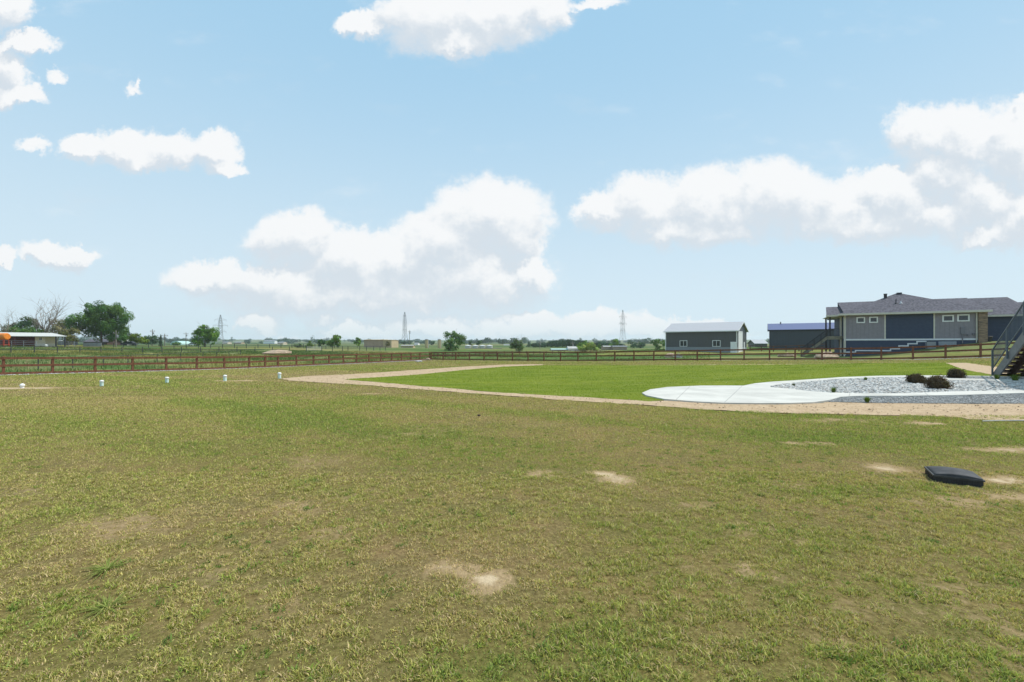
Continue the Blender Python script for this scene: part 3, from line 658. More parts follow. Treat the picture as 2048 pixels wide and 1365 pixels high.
for k in range(14): f_ = (k+.5)/14; stx.box(sA[0]+(sB[0]-sA[0])*f_-.14, sA[0]+(sB[0]-sA[0])*f_+.14, 1.29, 2.31, sA[1]+(sB[1]-sA[1])*f_+.08, sA[1]+(sB[1]-sA[1])*f_+.12)
stx.build('stair_tread', M['deck'], house)
rl = H()
for t_ in (1.2, 2.4):
    rl.beam((sA[0], t_, sA[1]+1.05), (sB[0], t_, sB[1]+1.05), .05, .06); rl.beam((sA[0], t_, sA[1]+.28), (sB[0], t_, sB[1]+.28), .03, .05)
    for k in range(5): f_ = k/4; rl.box(sA[0]+(sB[0]-sA[0])*f_-.025, sA[0]+(sB[0]-sA[0])*f_+.025, t_-.025, t_+.025, sA[1]+(sB[1]-sA[1])*f_-.15, sA[1]+(sB[1]-sA[1])*f_+1.05)
    for k in range(28): f_ = (k+.5)/28; rl.box(sA[0]+(sB[0]-sA[0])*f_-.009, sA[0]+(sB[0]-sA[0])*f_+.009, t_-.009, t_+.009, sA[1]+(sB[1]-sA[1])*f_+.28, sA[1]+(sB[1]-sA[1])*f_+1.03)
rl.build('stair_railing', M['dark_metal'], house)

def hloc(s, t, O=HO, U=HU, V=HV): p = O+U*s+V*t; return p
p = hloc(sx(1861, -.7), -.7); zq = gz(*p)
ac = thing('air_conditioner', 'small grey air conditioner against the navy wall of the ranch house', 'air conditioner', (*p, zq), HA)
MB().box(-.38, .38, -.38, .38, 0, .78).build('case', M['grey_steel'], ac); MB().lathe([(.3, .781), (.3, .80), (.05, .82)], 14).build('fan_grille', M['dark_metal'], ac)
p = hloc(sx(1977, 1), 1.0); zq = gz(*p)
pl = thing('planter', 'dark planter beside the stone pier of the ranch house', 'planter', (*p, zq), 0)
MB().lathe([(.25, 0), (.36, .55), (.40, .58), (.36, .6)], 12).build('pot', M['black_plastic'], pl)

# ------------------------------------------------------------------ sheds
def gable_shed(lab, cat, O, ang, L, W, z0, ze, zr, wall, roofm, base=None, zb=0, over=.35, name='metal_shed', trim='white', zt=0):
    r = thing(name, lab, cat, (O[0], O[1], z0), ang); zf = z0
    w = MB(zf); lo = zb if base else z0-.3
    w.extr([(0, lo), (W, lo), (W, ze), (W/2, zr-.12), (0, ze)], 'x', 0, L); w.build('wall', M[wall], r)
    if base: MB(zf).box(-.01, L+.01, -.01, W+.01, z0-.4, zb-.002).build('wainscot', M[base], r)
    k = (zr-ze)/(W/2)
    mb = MB(zf)
    mb.slab([(-over, -over, ze-k*over+.06), (L+over, -over, ze-k*over+.06), (L+over, W/2, zr), (-over, W/2, zr)], .1)
    mb.slab([(L+over, W+over, ze-k*over+.06), (-over, W+over, ze-k*over+.06), (-over, W/2, zr), (L+over, W/2, zr)], .1)
    mb.build('roof', M[roofm], r)
    if trim:
        f = MB(zf)
        for x in (-over-.03, L+over):
            f.beam((x+.015, -over, ze-k*over+.0), (x+.015, W/2, zr-.06), .03, .2); f.beam((x+.015, W+over, ze-k*over+.0), (x+.015, W/2, zr-.06), .03, .2)
        f.box(-over, L+over, -over-.03, -over, ze-k*over-.12, ze-k*over+.05)
        for x in (-.025, L-.12): f.box(x, x+.145, -.03, -.012, z0-.2, ze)
        f.build('trim', M[trim], r)
    return r
SO = np.array((31.3, 92.8)); SA = math.atan2(-.588, .809); SU = np.array((math.cos(SA), math.sin(SA))); SV = np.array((-SU[1], SU[0])); SL, SW = 13.26, 10.4
shed = gable_shed('charcoal metal shed with light grey roof and pale wainscot, behind the far fence', 'shed', SO, SA, SL, SW, .25, 4.5, 6.28, 'shed_wall', 'roof_grey', 'shed_low', 1.3)
for px in (1367, 1433): window(shed, sx(px, 0, SO, SU, SV), 2.0, 1.45, 1.22, -.012, .25, mull=True, ft=.10)
s_ = sx(1467, 0, SO, SU, SV)
MB(.25).box(s_-.52, s_+.52, -.05, -.011, .2, 2.3).build('door', M['white'], shed)
MB(.25).box(SL+.0, SL+.05, 1.3, 5.4, .2, 4.15).build('overhead_door', M['white'], shed)
MB(.25).box(SL, SL+.07, 1.1, 1.3, .2, 4.35).box(SL, SL+.07, 5.4, 5.6, .2, 4.35).box(SL, SL+.071, 1.3, 5.4, 4.15, 4.35).build('door_frame', M['trim_white'], shed)
MB(.25).box(SL, SL+.05, 7.0, 8.0, .2, 2.3).build('door', M['white'], shed)
BO = np.array(((1539-CX)/F*104, 104.)); BA = math.atan2(-.487, .875)
shed2 = gable_shed('dark slate metal shed with blue roof, left of the ranch house', 'shed', BO, BA, 19, 10, .8, 5.2, 6.75, 'shed_blue', 'roof_blue', trim='dark_metal')
MB(.8).tube((2.3, 4.6, 6.5), (2.3, 4.6, 7.1), .12).build('roof_vent', M['dark_metal'], shed2)
so_ = np.array(((1510-CX)/F*165, 165.))
gable_shed('small far dark shed with white roof between the two metal sheds', 'shed', so_, -.1, 4.2, 6, gz(*so_)-.2, gz(*so_)+2.3, gz(*so_)+3.6, 'shed_wall', 'roof_grey', trim=None, name='garden_shed')

# ------------------------------------------------------------------ near stairs at the right
SF = np.array((21.75, 20.55)); sdir = np.array((-.47, -.883)); sdir /= np.hypot(*sdir); sang = math.atan2(sdir[1], sdir[0])
zf = gz(*SF)+.03
stair = thing('deck_stairs', 'tall outdoor deck stairs with slate grey railing at the right edge', 'stairs', (*SF, zf), sang)
RISE, RUN, NS, WID = .186, .262, 15, 1.25       # local x climbs towards the camera; local +y is away to the right
top = (NS*RUN, NS*RISE)
def stringer(y, w, m):
    d = .34; c = d/math.cos(math.atan2(RISE, RUN)); b = MB()
    prof = [(-.05, 0), (.42, 0), (top[0]+.1, top[1]-c*.86), (top[0]+.1, top[1]+.06), (top[0]-.1, top[1]+.06), (-.05, .14)]
    return b.extr([(a, z) for a, z in prof], 'y', y, y+w).build('stringer', M[m], stair)
stringer(0, .06, 'stringer'); stringer(WID, .06, 'stringer')
stringer(WID*.36, .05, 'dark_wood'); stringer(WID*.70, .05, 'dark_wood')
for k in range(NS):
    z = (k+1)*RISE; x = k*RUN
    MB().box(x-.02, x+RUN+.02, .062, WID-.002, z-.035, z).build('tread', M['tread'], stair)
    MB().box(x, x+.022, .064, WID-.004, z-RISE+.01, z-.075).build('riser', M['dark_wood'], stair)
hr = .95
for yy in (-.05, WID+.11):
    rb = MB(); rb.beam((.0, yy, RISE+hr), (top[0], yy, top[1]+RISE+hr), .05, .045); rb.beam((.0, yy, RISE+.12), (top[0], yy, top[1]+RISE+.12), .04, .035); rb.build('handrail', M['rail_metal'], stair)
    for x in (.02, top[0]*.35, top[0]*.70, top[0]-.03):
        zb = x/RUN*RISE+RISE; MB().box(x-.028, x+.028, yy-.028, yy+.028, max(0, zb-.36), zb+hr).build('railing_post', M['rail_metal'], stair)
    bal = MB(); nb = int(top[0]/.105)
    for k in range(nb):
        x = .07+k*.105; zb = x/RUN*RISE+RISE; bal.box(x-.008, x+.008, yy-.008, yy+.008, zb+.12, zb+hr)
    bal.build('balusters', M['rail_metal'], stair)
pd = MB().box(top[0]+.1, top[0]+1.7, -.05, WID+1.2, top[1]+.0, top[1]+.2); pd.build('landing', M['deck'], stair)
for yy in (.1, WID+1.0): MB().box(top[0]+1.45, top[0]+1.6, yy, yy+.15, -.3, top[1]).build('landing_post', M['dark_wood'], stair)

# ------------------------------------------------------------------ small things on the field
c0 = np.array((5.66, 5.84)); zc = gz(*c0)
def cover():
    r = thing('access_cover', 'black domed plastic access cover standing proud of the turf, right foreground', 'utility cover', (*c0, zc), R(-32))
    a, b, h = .225, .225, .085
    mb = MB(); mb.box(-a, a, -b, b, -.05, h-.02)
    for k in range(9):
        x = -a+.04+k*(2*a-.08)/8; mb.box(x-.007, x+.007, -b-.008, -b, -.04, h-.025)
    for k in range(6):
        y = -b+.05+k*(2*b-.10)/5; mb.box(-a-.012, -a, y-.012, y+.012, -.04, h-.025)
    mb.build('box_body', M['black_plastic'], r)
    MB().box(-a-.012, a+.012, -b-.012, b+.012, h-.016, h+.004).build('rim', mat('worn_black_plastic', (.055, .056, .06), .5, .3, 12), r)
    n = 12; vs = []; fs = []; aa, bb = a-.004, b-.004; dome = lambda u, v: h+.010+.046*(1-u*u)*(1-.5*v*v)
    for j in range(n+1):
        for i in range(n+1):
            u, v = i/n*2-1, j/n*2-1; vs.append((u*aa, v*bb, dome(u, v)))
    for j in range(n):
        for i in range(n): q = j*(n+1)+i; fs.append((q, q+1, q+n+2, q+n+1))
    ring = [i for i in range(n)]+[j*(n+1)+n for j in range(n)]+[n*(n+1)+i for i in range(n, 0, -1)]+[j*(n+1) for j in range(n, 0, -1)]
    m_ = len(vs); vs += [(vs[q][0]*.985, vs[q][1]*.985, h+.002) for q in ring]; L = len(ring)
    fs += [(ring[k], m_+k, m_+(k+1) % L, ring[(k+1) % L]) for k in range(L)]
    lid = MB().add(vs, fs).build('lid', mat('dusty_black_plastic', (.034, .034, .037), .68, .0, 5, .25, col2=(.075, .073, .075), bump=.3, bscale=14), r, True)
cover()
VENTS = [(44.5, 776.5, 'squat white domed vent pipe on a dirt line, farthest left in the mown field'), (203.5, 773, 'tall pale green vent pipe with white cap, second from the left edge'),
         (334, 766.5, 'pale green vent pipe with white cap, middle one of the row of five'), (450, 762.5, 'slim pale green vent pipe with white cap, just right of the row\'s middle'), (559, 757.5, 'pale green vent pipe standing at the tip of the dirt strip')]
for i, (px, py, lab) in enumerate(VENTS):
    q = at(px, py); k_ = q[1]/F
    v = thing('vent_pipe', lab, 'pipe', (*q, gz(*q)), 0, 'vent pipes in a row across the mown field')
    h = (9.0 if i == 0 else 12.3)*k_; r_v = 3.0*k_
    if i == 0:
        MB().tube((0, 0, -.1), (0, 0, h*.5), r_v*1.0, n=14).build('pipe', M['white'], v)
        MB().lathe([(r_v*1.35, h*.45), (r_v*1.4, h*.62), (r_v*1.0, h*.85), (r_v*.4, h)], 16).build('cap', M['white'], v, True)
    else:
        MB().tube((0, 0, -.1), (0, 0, h*.76), r_v, n=14).build('pipe', M['pale_pipe'], v)
        MB().lathe([(r_v*1.2, h*.70), (r_v*1.2, h*.86), (r_v*.95, h*.95), (r_v*.4, h)], 16).build('cap', M['white'], v, True)

def stone(name, lab, px, py, rx, rz_, m='rock', seed=0, Y=None, cat='stone', sink=.3):
    p = at(px, py) if Y is None else np.array(((px-CX)/F*Y, Y)); r = np.random.default_rng(seed+50)
    n, k = 9, 6; vs = []; fs = []
    for j in range(k+1):
        th = math.pi*j/k
        for i in range(n):
            a = 2*math.pi*i/n; w = 1+r.normal(0, .10); vs.append((rx*w*math.sin(th)*math.cos(a), rx*.7*w*math.sin(th)*math.sin(a), rz_*(math.cos(th)*w+1-2*sink)))
    for j in range(k):
        for i in range(n): fs.append((j*n+i, j*n+(i+1) % n, (j+1)*n+(i+1) % n, (j+1)*n+i))
    o = MB().add(vs, fs).build(name, M[m]); o.location = (*p, gz(*p)); return label(o, lab, cat)
stone('stone', 'pale tan stone lying at the corner where the two wooden fences meet', 856, 721, .38, .28, 'rock_tan', 1)
stone('stone', 'flat grey stone by the left fence, just before the corner', 838, 724, .5, .14, 'rock', 2)
stone('boulder', 'white and tan boulder seen through the far fence below the grey shed', 1341, 706, .9, .5, 'rock_tan', 3, 72, 'stone')
stone('boulder', 'white boulder right of the tan one, through the far fence', 1356, 707, .7, .4, 'rock', 4, 71, 'stone')
stone('dirt_heap', 'tan dirt heap through the fence left of the ranch house', 1651, 711, 1.3, .55, 'rock_tan', 5, 54, 'dirt heap')
stone('dirt_heap', 'low orange-tan dirt heap through the fence below the porch stairs', 1575, 714, 1.3, .35, 'rock_tan', 6, 62, 'dirt heap')
stone('dirt_heap', 'low tan dirt bank in the pasture behind the left fence', 556, 706, 3.2, .7, 'rock_tan', 7, 100, 'dirt heap')
stone('dirt_clod', 'small dark clod lying on the mown grass in mid field', 958, 833, .045, .035, 'dark_wood', 8, None, 'clod', .3)
p = at(2010, 845); hose = MB()
for k in range(8): hose.tube((p[0]-.5+k*.35, p[1]+.05*math.sin(k*.9), gz(p[0]-.5+k*.35, p[1])+.03), (p[0]-.5+(k+1)*.35, p[1]+.05*math.sin((k+1)*.9), gz(p[0]-.15+k*.35, p[1])+.03), .013, n=7)
label(hose.build('drain_pipe', M['pale_steel']), 'pale pipe lying on the dirt at the right edge', 'pipe')

# ------------------------------------------------------------------ trees
def leaves(cen, out, size, col, r, jitter=.35, up=.25):
    """one small four-cornered leaf spray per centre, facing roughly outwards"""
    n = len(cen); nrm = out*1.15+r.normal(0, .42, (n, 3)); nrm[:, 2] += up; nrm /= np.linalg.norm(nrm, axis=1)[:, None]+1e-9
    t_ = r.normal(0, 1, (n, 3)); t_ -= nrm*(t_*nrm).sum(1)[:, None]; t_ /= np.linalg.norm(t_, axis=1)[:, None]+1e-9
    b = np.cross(nrm, t_); s = (size*r.uniform(.6, 1.35, n))[:, None]/2
    co = np.stack([cen-t_*s, cen+b*s*.75, cen+t_*s, cen-b*s*.75], 1).reshape(-1, 3)
    q = np.arange(4*n).reshape(-1, 4); return co, q, np.repeat(col, 4, 0)
def crown_mesh(name, H_, W, leaf, col, seed, lo=.12, kind='round', n_lobe=7, density=1., D=None):
    r = np.random.default_rng(seed); D = D or W
    cz = H_*(lo+1)/2; sz = H_*(1-lo)/2; cen = []; out = []; cl = []
    col = np.array(col)*2.1
    if kind == 'cone':
        n = int(700*density); z = r.random(n)**1.3; a = r.random(n)*2*np.pi; rad = W/2*(1-z)**.75*(.55+.45*r.random(n))*(1+.25*np.sin(z*23+a*3))
        p = np.c_[rad*np.cos(a), rad*np.sin(a), H_*(lo+(1-lo)*z)]; o = np.c_[np.cos(a), np.sin(a), .3+0*a]
        cen.append(p); out.append(o); cl.append(col*r.uniform(.7, 1.25, (n, 1)))
    else:
        L = []
        if kind == 'ball': L = [(np.array((0, 0, H_*.46)), W*.46)]*3
        for i in range(n_lobe if kind != 'ball' else 0):
            dz = r.uniform(-.92, .90); a_ = 2.399*i+r.normal(0, .5); q_ = math.sqrt(1-dz*dz)*r.uniform(.8, 1.1); d = np.array((q_*math.cos(a_), q_*math.sin(a_), dz))
            k = r.uniform(.62, .78); L.append((np.array((d[0]*W/2*k, d[1]*D/2*k, cz+d[2]*sz*.80)), r.uniform(.15, .24)*W*(7/n_lobe)**.2))
        if kind != 'ball': L.append((np.array((0, 0, cz)), .24*W)); L.append((np.array((W*r.uniform(-.12, .12), 0, H_-.17*min(W, H_))), .17*min(W, H_)))
        for c, R_ in L:
            ncl = int(r.integers(11, 16)) if kind != 'ball' else 26
            for j in range(ncl):
                d = r.normal(0, 1, 3); d /= np.linalg.norm(d); k = c+d*R_*r.uniform(.55, 1.0)*np.array((1, 1, min(1.2, sz*2/W*1.05)))
                if k[2] < H_*lo*.6 or k[2] > H_*1.0: continue
                rc = R_*r.uniform(.28, .50); n = max(6, int(density*34*(rc/leaf)**2*.42))
                g = r.normal(0, 1, (n, 3)); g /= np.linalg.norm(g, axis=1)[:, None]; p = k+g*rc*(.45+.55*r.random((n, 1))**.5)
                cen.append(p); out.append(g*.6+d*.7); cc = col*r.uniform(.60, 1.45)*np.array((r.uniform(.85, 1.2), 1, r.uniform(.85, 1.1)))
                cl.append(cc*r.uniform(.75, 1.25, (n, 1)))
    cen = np.concatenate(cen); out = np.concatenate(out); cl = np.concatenate(cl)
    k = cen[:, 2] > .02; co, q, c = leaves(cen[k], out[k], leaf, cl[k], r)
    return np_mesh(name, co, None, c, q)
def wood_mesh(H_, W, seed, r0, kind='round', levels=3, nb=6, top=.75, spread=.28):
    r = np.random.default_rng(seed); mb = MB()
    def branch(a, d, L, ra, lev):
        p = Vector(a); d = Vector(d).normalized(); k = 3
        for i in range(k):
            q = p+d*(L/k); mb.tube(p, q, ra*(1-.28*i), ra*(1-.28*(i+1)), 6 if lev < 2 else 4, caps=False)
            if lev < levels and (i > 0 or lev > 0):
                for _ in range(2 if lev else int(nb/2)):
                    ang = Vector(r.normal(0, 1, 3)); ang -= d*ang.dot(d); ang.normalize()
                    branch(q, d*.75+ang*r.uniform(.45, .9)+Vector((0, 0, .25)), L*r.uniform(.42, .62), ra*.5*(1-.2*i), lev+1)
            p = q; d = (d+Vector(r.normal(0, .14, 3))).normalized()
    if kind == 'multi':
        for i in range(nb):
            a = r.random()*6.28; branch((math.cos(a)*W*.05, math.sin(a)*W*.05, -.2), (math.cos(a)*spread, math.sin(a)*spread, 1), H_*r.uniform(.62, 1.0), r0*r.uniform(.6, 1), 1)
    else: branch((0, 0, -.3), (0, 0, 1), H_*top, r0, 0)
    return mb.mesh('trunk')
GRN1 = (.050, .095, .020); GRN2 = (.075, .125, .030); DRK = (.035, .070, .026); OLV = (.105, .105, .050); YEL = (.13, .185, .045); BLU = (.050, .085, .055)
def tree(lab, px, top, w, Y, kind='round', col=GRN1, seed=1, lo=.12, leafpx=1.15, name='tree', base=None, density=1., bark='bark', group=None, lobes=7, leafmin=.10):
    X = (px-CX)/F*Y; z = gz(X, Y) if base is None else EYE-(base-HOR)/F*Y
    H_ = EYE+(HOR-top)/F*Y-z; W = w/F*Y; leaf = max(leafmin, leafpx*Y/455)
    leaf = min(leaf, W*.14)
    t_ = thing(name, lab, 'tree', (X, Y, z), 0, group)
    r0 = max(.025*H_, .08)
    if kind == 'bare': link('trunk', wood_mesh(H_, W, seed, r0*1.05, 'multi', 3, 6, spread=.10), M['dead_bark'], t_); return t_
    if kind == 'scrub':
        link('trunk', wood_mesh(H_*.98, W, seed, r0*.8, 'multi', 3, 5), M['dead_bark'], t_); link('crown', crown_mesh('crown', H_*.92, W, leaf, col, seed, lo, n_lobe=lobes, density=.55*density), M['leaf'], t_); return t_
    link('trunk', wood_mesh(H_, W, seed, r0, 'round', 2, 6, .7), M[bark], t_)
    link('crown', crown_mesh('crown', H_, W, leaf, col, seed, lo, kind, lobes, density), M['leaf'], t_); return t_
tree('huge dark green cottonwood, by far the largest tree, right of the barn', 203, 607, 102, 150, col=(.043, .085, .022), seed=4, lo=.02, density=1.05, lobes=17)
tree('dark green tree behind the barn roof at the left', 46, 633, 56, 156, col=DRK, seed=2, lobes=8)
tree('low green bush-like tree peeping over the barn roof at the left edge', 12, 655, 46, 150, col=GRN1, seed=3, name='small_tree')
tree('low green tree peeping over the middle of the barn roof', 62, 657, 44, 146, col=GRN1, seed=5, name='small_tree')
tree('dead grey tree with bent bare limbs at the left edge', 6, 638, 40, 148, 'bare', seed=6, name='dead_tree')
tree('tall dead tree with bare upright spikes behind the barn', 90, 621, 46, 150, 'bare', seed=8, name='dead_tree')
tree('half-dead olive tree with pale branches, left of the cottonwood', 116, 634, 50, 152, 'scrub', OLV, seed=9, name='scrubby_tree')
tree('low olive scrubby tree at the left foot of the cottonwood', 141, 655, 34, 140, 'scrub', (.095, .10, .040), seed=10, name='scrubby_tree', density=1.8)
tree('slender green tree at the right foot of the cottonwood', 243, 661, 24, 156, col=GRN2, seed=11, name='small_tree')
tree('broad yellow-green tree right of the little white house', 270, 667, 46, 160, col=(.085, .125, .022), seed=12, name='small_tree', lobes=6)
tree('grey-green tree between the yellow-green tree and the dark cypress', 304, 673, 32, 165, col=BLU, seed=13, name='small_tree')
tree('narrow dark cypress standing among the farm trees', 321.5, 669.5, 9, 160, 'cone', (.022, .045, .026), seed=14, lo=.02, name='cypress_tree')
tree('lone round bushy tree left of the first lattice tower', 410, 649, 48, 165, col=(.060, .115, .020), seed=16, lo=.06, density=1.2, lobes=9)
tree('round green tree right of the pale field gate', 669, 669, 32, 160, col=GRN2, seed=17, lo=.05, name='small_tree')
tree('rounded yellow-green bush tree behind the pale field gate', 619, 682, 19, 150, col=(.08, .125, .03), seed=18, lo=.0, name='small_tree')
tree('small dark green tree left of the round tree beyond the gate', 642, 679, 18, 190, col=DRK, seed=19, name='small_tree')
tree('low grey-green shrub tree left of the pale field gate', 597, 687, 20, 170, col=(.09, .12, .065), seed=20, lo=0, name='small_tree')
tree('small upright tree just left of the tan block building', 715, 676, 17, 210, col=GRN2, seed=21, name='small_tree')
tree('tiny brownish tree in front of the tan block building', 775, 683, 10, 215, col=(.09, .08, .04), seed=22, name='small_tree')
tree('leafy tree with gaps in its crown beside the second tan silo', 905, 662, 46, 150, col=(.065, .11, .040), seed=23, lo=.08, lobes=9, density=.9)
tree('grey-green half-bare tree right of the low storage tanks', 1034, 676, 30, 145, 'scrub', (.065, .095, .045), seed=24, lo=.05, name='scrubby_tree', density=1.8)
tree('pale yellow-green willow beside the white-gabled far shed', 1180, 684, 46, 190, col=(.145, .185, .055), seed=25, lo=.02, name='willow_tree', lobes=5)
tree('green tree behind the pale willow', 1168, 680, 28, 205, col=GRN2, seed=26, name='small_tree')
for i, (px, top, w, Y, c, lab) in enumerate([
    (1210, 685, 34, 300, BLU, 'low blue-green tree left of the third lattice tower'), (1229, 679, 22, 250, GRN2, 'green tree just left of the third lattice tower'),
    (1264, 683, 22, 260, BLU, 'blue-green tree just right of the third lattice tower'), (1281, 685, 24, 280, BLU, 'low dull tree midway between the third tower and the grey shed'),
    (1312, 679, 26, 230, GRN1, 'taller green tree left of the grey shed'), (1327, 680, 14, 235, GRN2, 'small tree touching the left end of the grey shed'),
    (940, 682, 11, 360, DRK, 'dark small tree behind the first storage tank'), (957, 681, 16, 360, DRK, 'dark small tree behind the second and third storage tanks'),
    (562, 679, 17, 900, BLU, 'left one of two square dark far trees on the horizon'), (573, 678, 14, 900, BLU, 'right one of two square dark far trees on the horizon'),
    (600, 680.5, 5, 900, BLU, 'tiny lone far tree on the horizon right of the paired trees'), (865, 683, 14, 420, BLU, 'far tree between the two tan silos'),
    (806, 683, 14, 480, BLU, 'far tree behind the foot of the second lattice tower'), (818, 682, 12, 500, BLU, 'far tree just right of the second lattice tower'),
    (1198, 688, 14, 240, GRN1, 'low tree between the willow and the far flat sheds'), (522, 683, 10, 700, BLU, 'small far tree left of the white far barn'),
    (310, 671, 14, 330, BLU, 'bluish round far tree above the farm trees'), (365, 682, 10, 420, BLU, 'far tree right of the pale green greenhouse'), (352, 684, 16, 260, GRN1, 'low bush tree in front of the pale green greenhouse'), (1058, 684, 12, 330, BLU, 'small tree left of the far woods')]):
    tree(lab, px, top, w, Y, 'round', c, 40+i, .03, 1.0, 'distant_tree', lobes=4, density=.9)
# far woods and the tree line on the horizon
def mass(name, lab, spots, col, seed, leaf):
    r = np.random.default_rng(seed); CO = []; Q = []; C = []; b = 0
    for X, Y, H_, W in spots:
        z = gz(X, Y); n = 150; g = r.normal(0, 1, (n, 3)); g /= np.linalg.norm(g, axis=1)[:, None]
        p = np.array((X, Y, z+H_*.5))+g*np.array((W/2, W/2, H_/2))*r.uniform(.55, 1.02, (n, 1)); c = np.array(col)*r.uniform(.7, 1.25)*r.uniform(.75, 1.25, (n, 1))
        co, q, cc = leaves(p, g, leaf*W/8, c, r); CO.append(co); Q.append(q+b); C.append(cc); b += len(co)
    o = link(name, np_mesh(name, np.concatenate(CO), None, np.concatenate(C), np.concatenate(Q)), M['leaf']); label(o, lab, 'trees', kind='stuff')
r_ = np.random.default_rng(5); sp = []
for px in np.arange(1066, 1246, 3.4):
    Y = r_.uniform(300, 360); top = 688-9*math.exp(-((px-1135)/42)**2)+r_.uniform(-1.5, 2.0); X = (px-CX)/F*Y; z = gz(X, Y); sp.append((X, Y, max(2.5, EYE+(HOR-top)/F*Y-z), r_.uniform(4, 8)))
mass('woods', 'dense dark green far woods left of the third lattice tower', sp, (.040, .075, .040), 3, 1.3)
sp = []
for k in range(520):
    px = r_.uniform(-60, 1700); Y = r_.uniform(650, 2000); X = (px-CX)/F*Y
    if vnoise(px*.035, 3.3, 2) > .28: sp.append((X, Y, r_.uniform(4, 10)*(1+.6*(r_.random() > .9)), r_.uniform(8, 20)))
mass('treeline', 'bluish scattered tree line along the flat horizon', sp, (.055, .10, .07), 4, 1.3)  # bluish leaf colour: part of the distance haze is painted into it

# ------------------------------------------------------------------ power line towers and poles
def bar(mb, a, b, w): mb.beam(a, b, w, w)
def tower(lab, px, top, Y, arms, rot):
    X = (px-CX)/F*Y; z = gz(X, Y); H_ = EYE+(HOR-top)/F*Y-z
    t_ = thing('lattice_tower', lab, 'power tower', (X, Y, z), rot, 'power line towers on the horizon')
    mb = MB(); wd = lambda f: 1.55+2.0*max(0, 1-f/.34)**1.2-1.3*max(0, (f-.72)/.28)
    lv = [0, .16, .29, .40, .50, .59, .67, .75, .83, .91, 1.0]; th = .155
    C_ = [(-1, -1), (1, -1), (1, 1), (-1, 1)]
    for i in range(len(lv)-1):
        a, b = lv[i], lv[i+1]; wa, wb = wd(a), wd(b)
        for k in range(4):
            c, d = C_[k], C_[(k+1) % 4]
            bar(mb, (c[0]*wa, c[1]*wa, a*H_), (c[0]*wb, c[1]*wb, b*H_), th)
            bar(mb, (c[0]*wa, c[1]*wa, a*H_), (d[0]*wb, d[1]*wb, b*H_), th*.72); bar(mb, (d[0]*wa, d[1]*wa, a*H_), (c[0]*wb, c[1]*wb, b*H_), th*.72)
            if i % 2 == 0: bar(mb, (c[0]*wb, c[1]*wb, b*H_), (d[0]*wb, d[1]*wb, b*H_), th*.8)
    mb.build('mast', M['grey_steel'], t_)
    for f, l in arms:
        am = MB(); w = wd(f)
        for s in (-1, 1):
            for y in (-w, w): bar(am, (s*w, y, f*H_), (s*l, 0, f*H_+.3), th*.9)
            bar(am, (s*w, 0, f*H_+2.2), (s*l, 0, f*H_+.3), th*.8); bar(am, (s*l, 0, f*H_+.3), (s*l, 0, f*H_-1.6), th*.8)
        bar(am, (-w, -w, f*H_), (w, -w, f*H_), th); bar(am, (-w, w, f*H_), (w, w, f*H_), th); am.build('crossarm', M['grey_steel'], t_)
tower('leftmost of three lattice power towers, beside the lone round tree', 441, 630, 470, ((.42, 5.2), (.63, 6.6), (.82, 5.2)), .3)
tower('middle one of three lattice power towers, behind the tan building', 809.5, 624.5, 520, ((.45, 3.0), (.67, 3.6), (.88, 2.8)), 1.15)
tower('rightmost of three lattice power towers, left of the grey metal shed', 1245.5, 620.5, 500, ((.40, 3.6), (.60, 5.6), (.80, 5.2)), .55)
def pole(lab, px, top, Y, arm=1.1, r=.16):
    X = (px-CX)/F*Y; z = gz(X, Y); H_ = EYE+(HOR-top)/F*Y-z; t_ = thing('utility_pole', lab, 'utility pole', (X, Y, z), .5)
    MB().tube((0, 0, -.3), (0, 0, H_), r*1.2, r*.8, 8).build('shaft', M['pole'], t_)
    MB().box(-arm, arm, -.08, .08, H_-1.0, H_-.8).build('crossarm', M['pole'], t_)
    ins = MB()
    for x in (-arm+.1, 0, arm-.1): ins.tube((x, 0, H_-.8), (x, 0, H_-.5), .07, n=6)
    MB().lathe([(.22, H_-2.3), (.25, H_-2.2), (.25, H_-1.5), (.2, H_-1.4)], 8, (.35, 0)).build('transformer', M['grey_steel'], t_); ins.build('insulators', M['grey_steel'], t_)
pole('pale wooden pole in front of the right side of the cottonwood', 232, 661, 140, .7)
pole('thin utility pole rising above the grey-green farm tree', 305, 659, 210, .9)
pole('short utility pole right of the dark cypress', 329.5, 668, 190)
pole('slim far pole between the greenhouse and the lone round tree', 372, 665, 260)
pole('thin far pole right of the second lattice tower', 819, 661, 300, .8)
pole('thin far pole left of the far woods', 1080, 682, 260)
pole('thin far pole in front of the far woods', 1145, 683, 215)

# ------------------------------------------------------------------ farm and plant buildings
def fx(px, Y): return (px-CX)/F*Y
def fz(py, Y): return EYE-(py-HOR)/F*Y
b0 = gz(-125, 117)-.05
barn = thing('barn', 'long low barn with cream roof, maroon bays and open lean-to at the left edge', 'barn', (-130, 117, b0))
B = lambda: MB(0)
bx = lambda px, Y=117: fx(px, Y)+130
hz = lambda py, Y=117: fz(py, Y)-b0
B().box(-14, bx(70), 2.2, 2.4, -.4, hz(671)).build('wall', M['maroon'], barn)
B().box(bx(70)-.15, bx(70)-.002, .1, 2.2, -.4, hz(672)).build('wall', M['maroon'], barn)
wl = B().box(bx(70), bx(91), 0, 3, .75, hz(672.2)).build('wall', M['cream'], barn); B().box(bx(70)-.03, bx(91)+.03, -.03, 3, -.5, .748).build('wall_base', mat('pale_base', (.68, .63, .54), .8, .06), barn)
window(barn, bx(81.5), hz(678), .78, .85, 0, 0, mull=True, ft=.07)
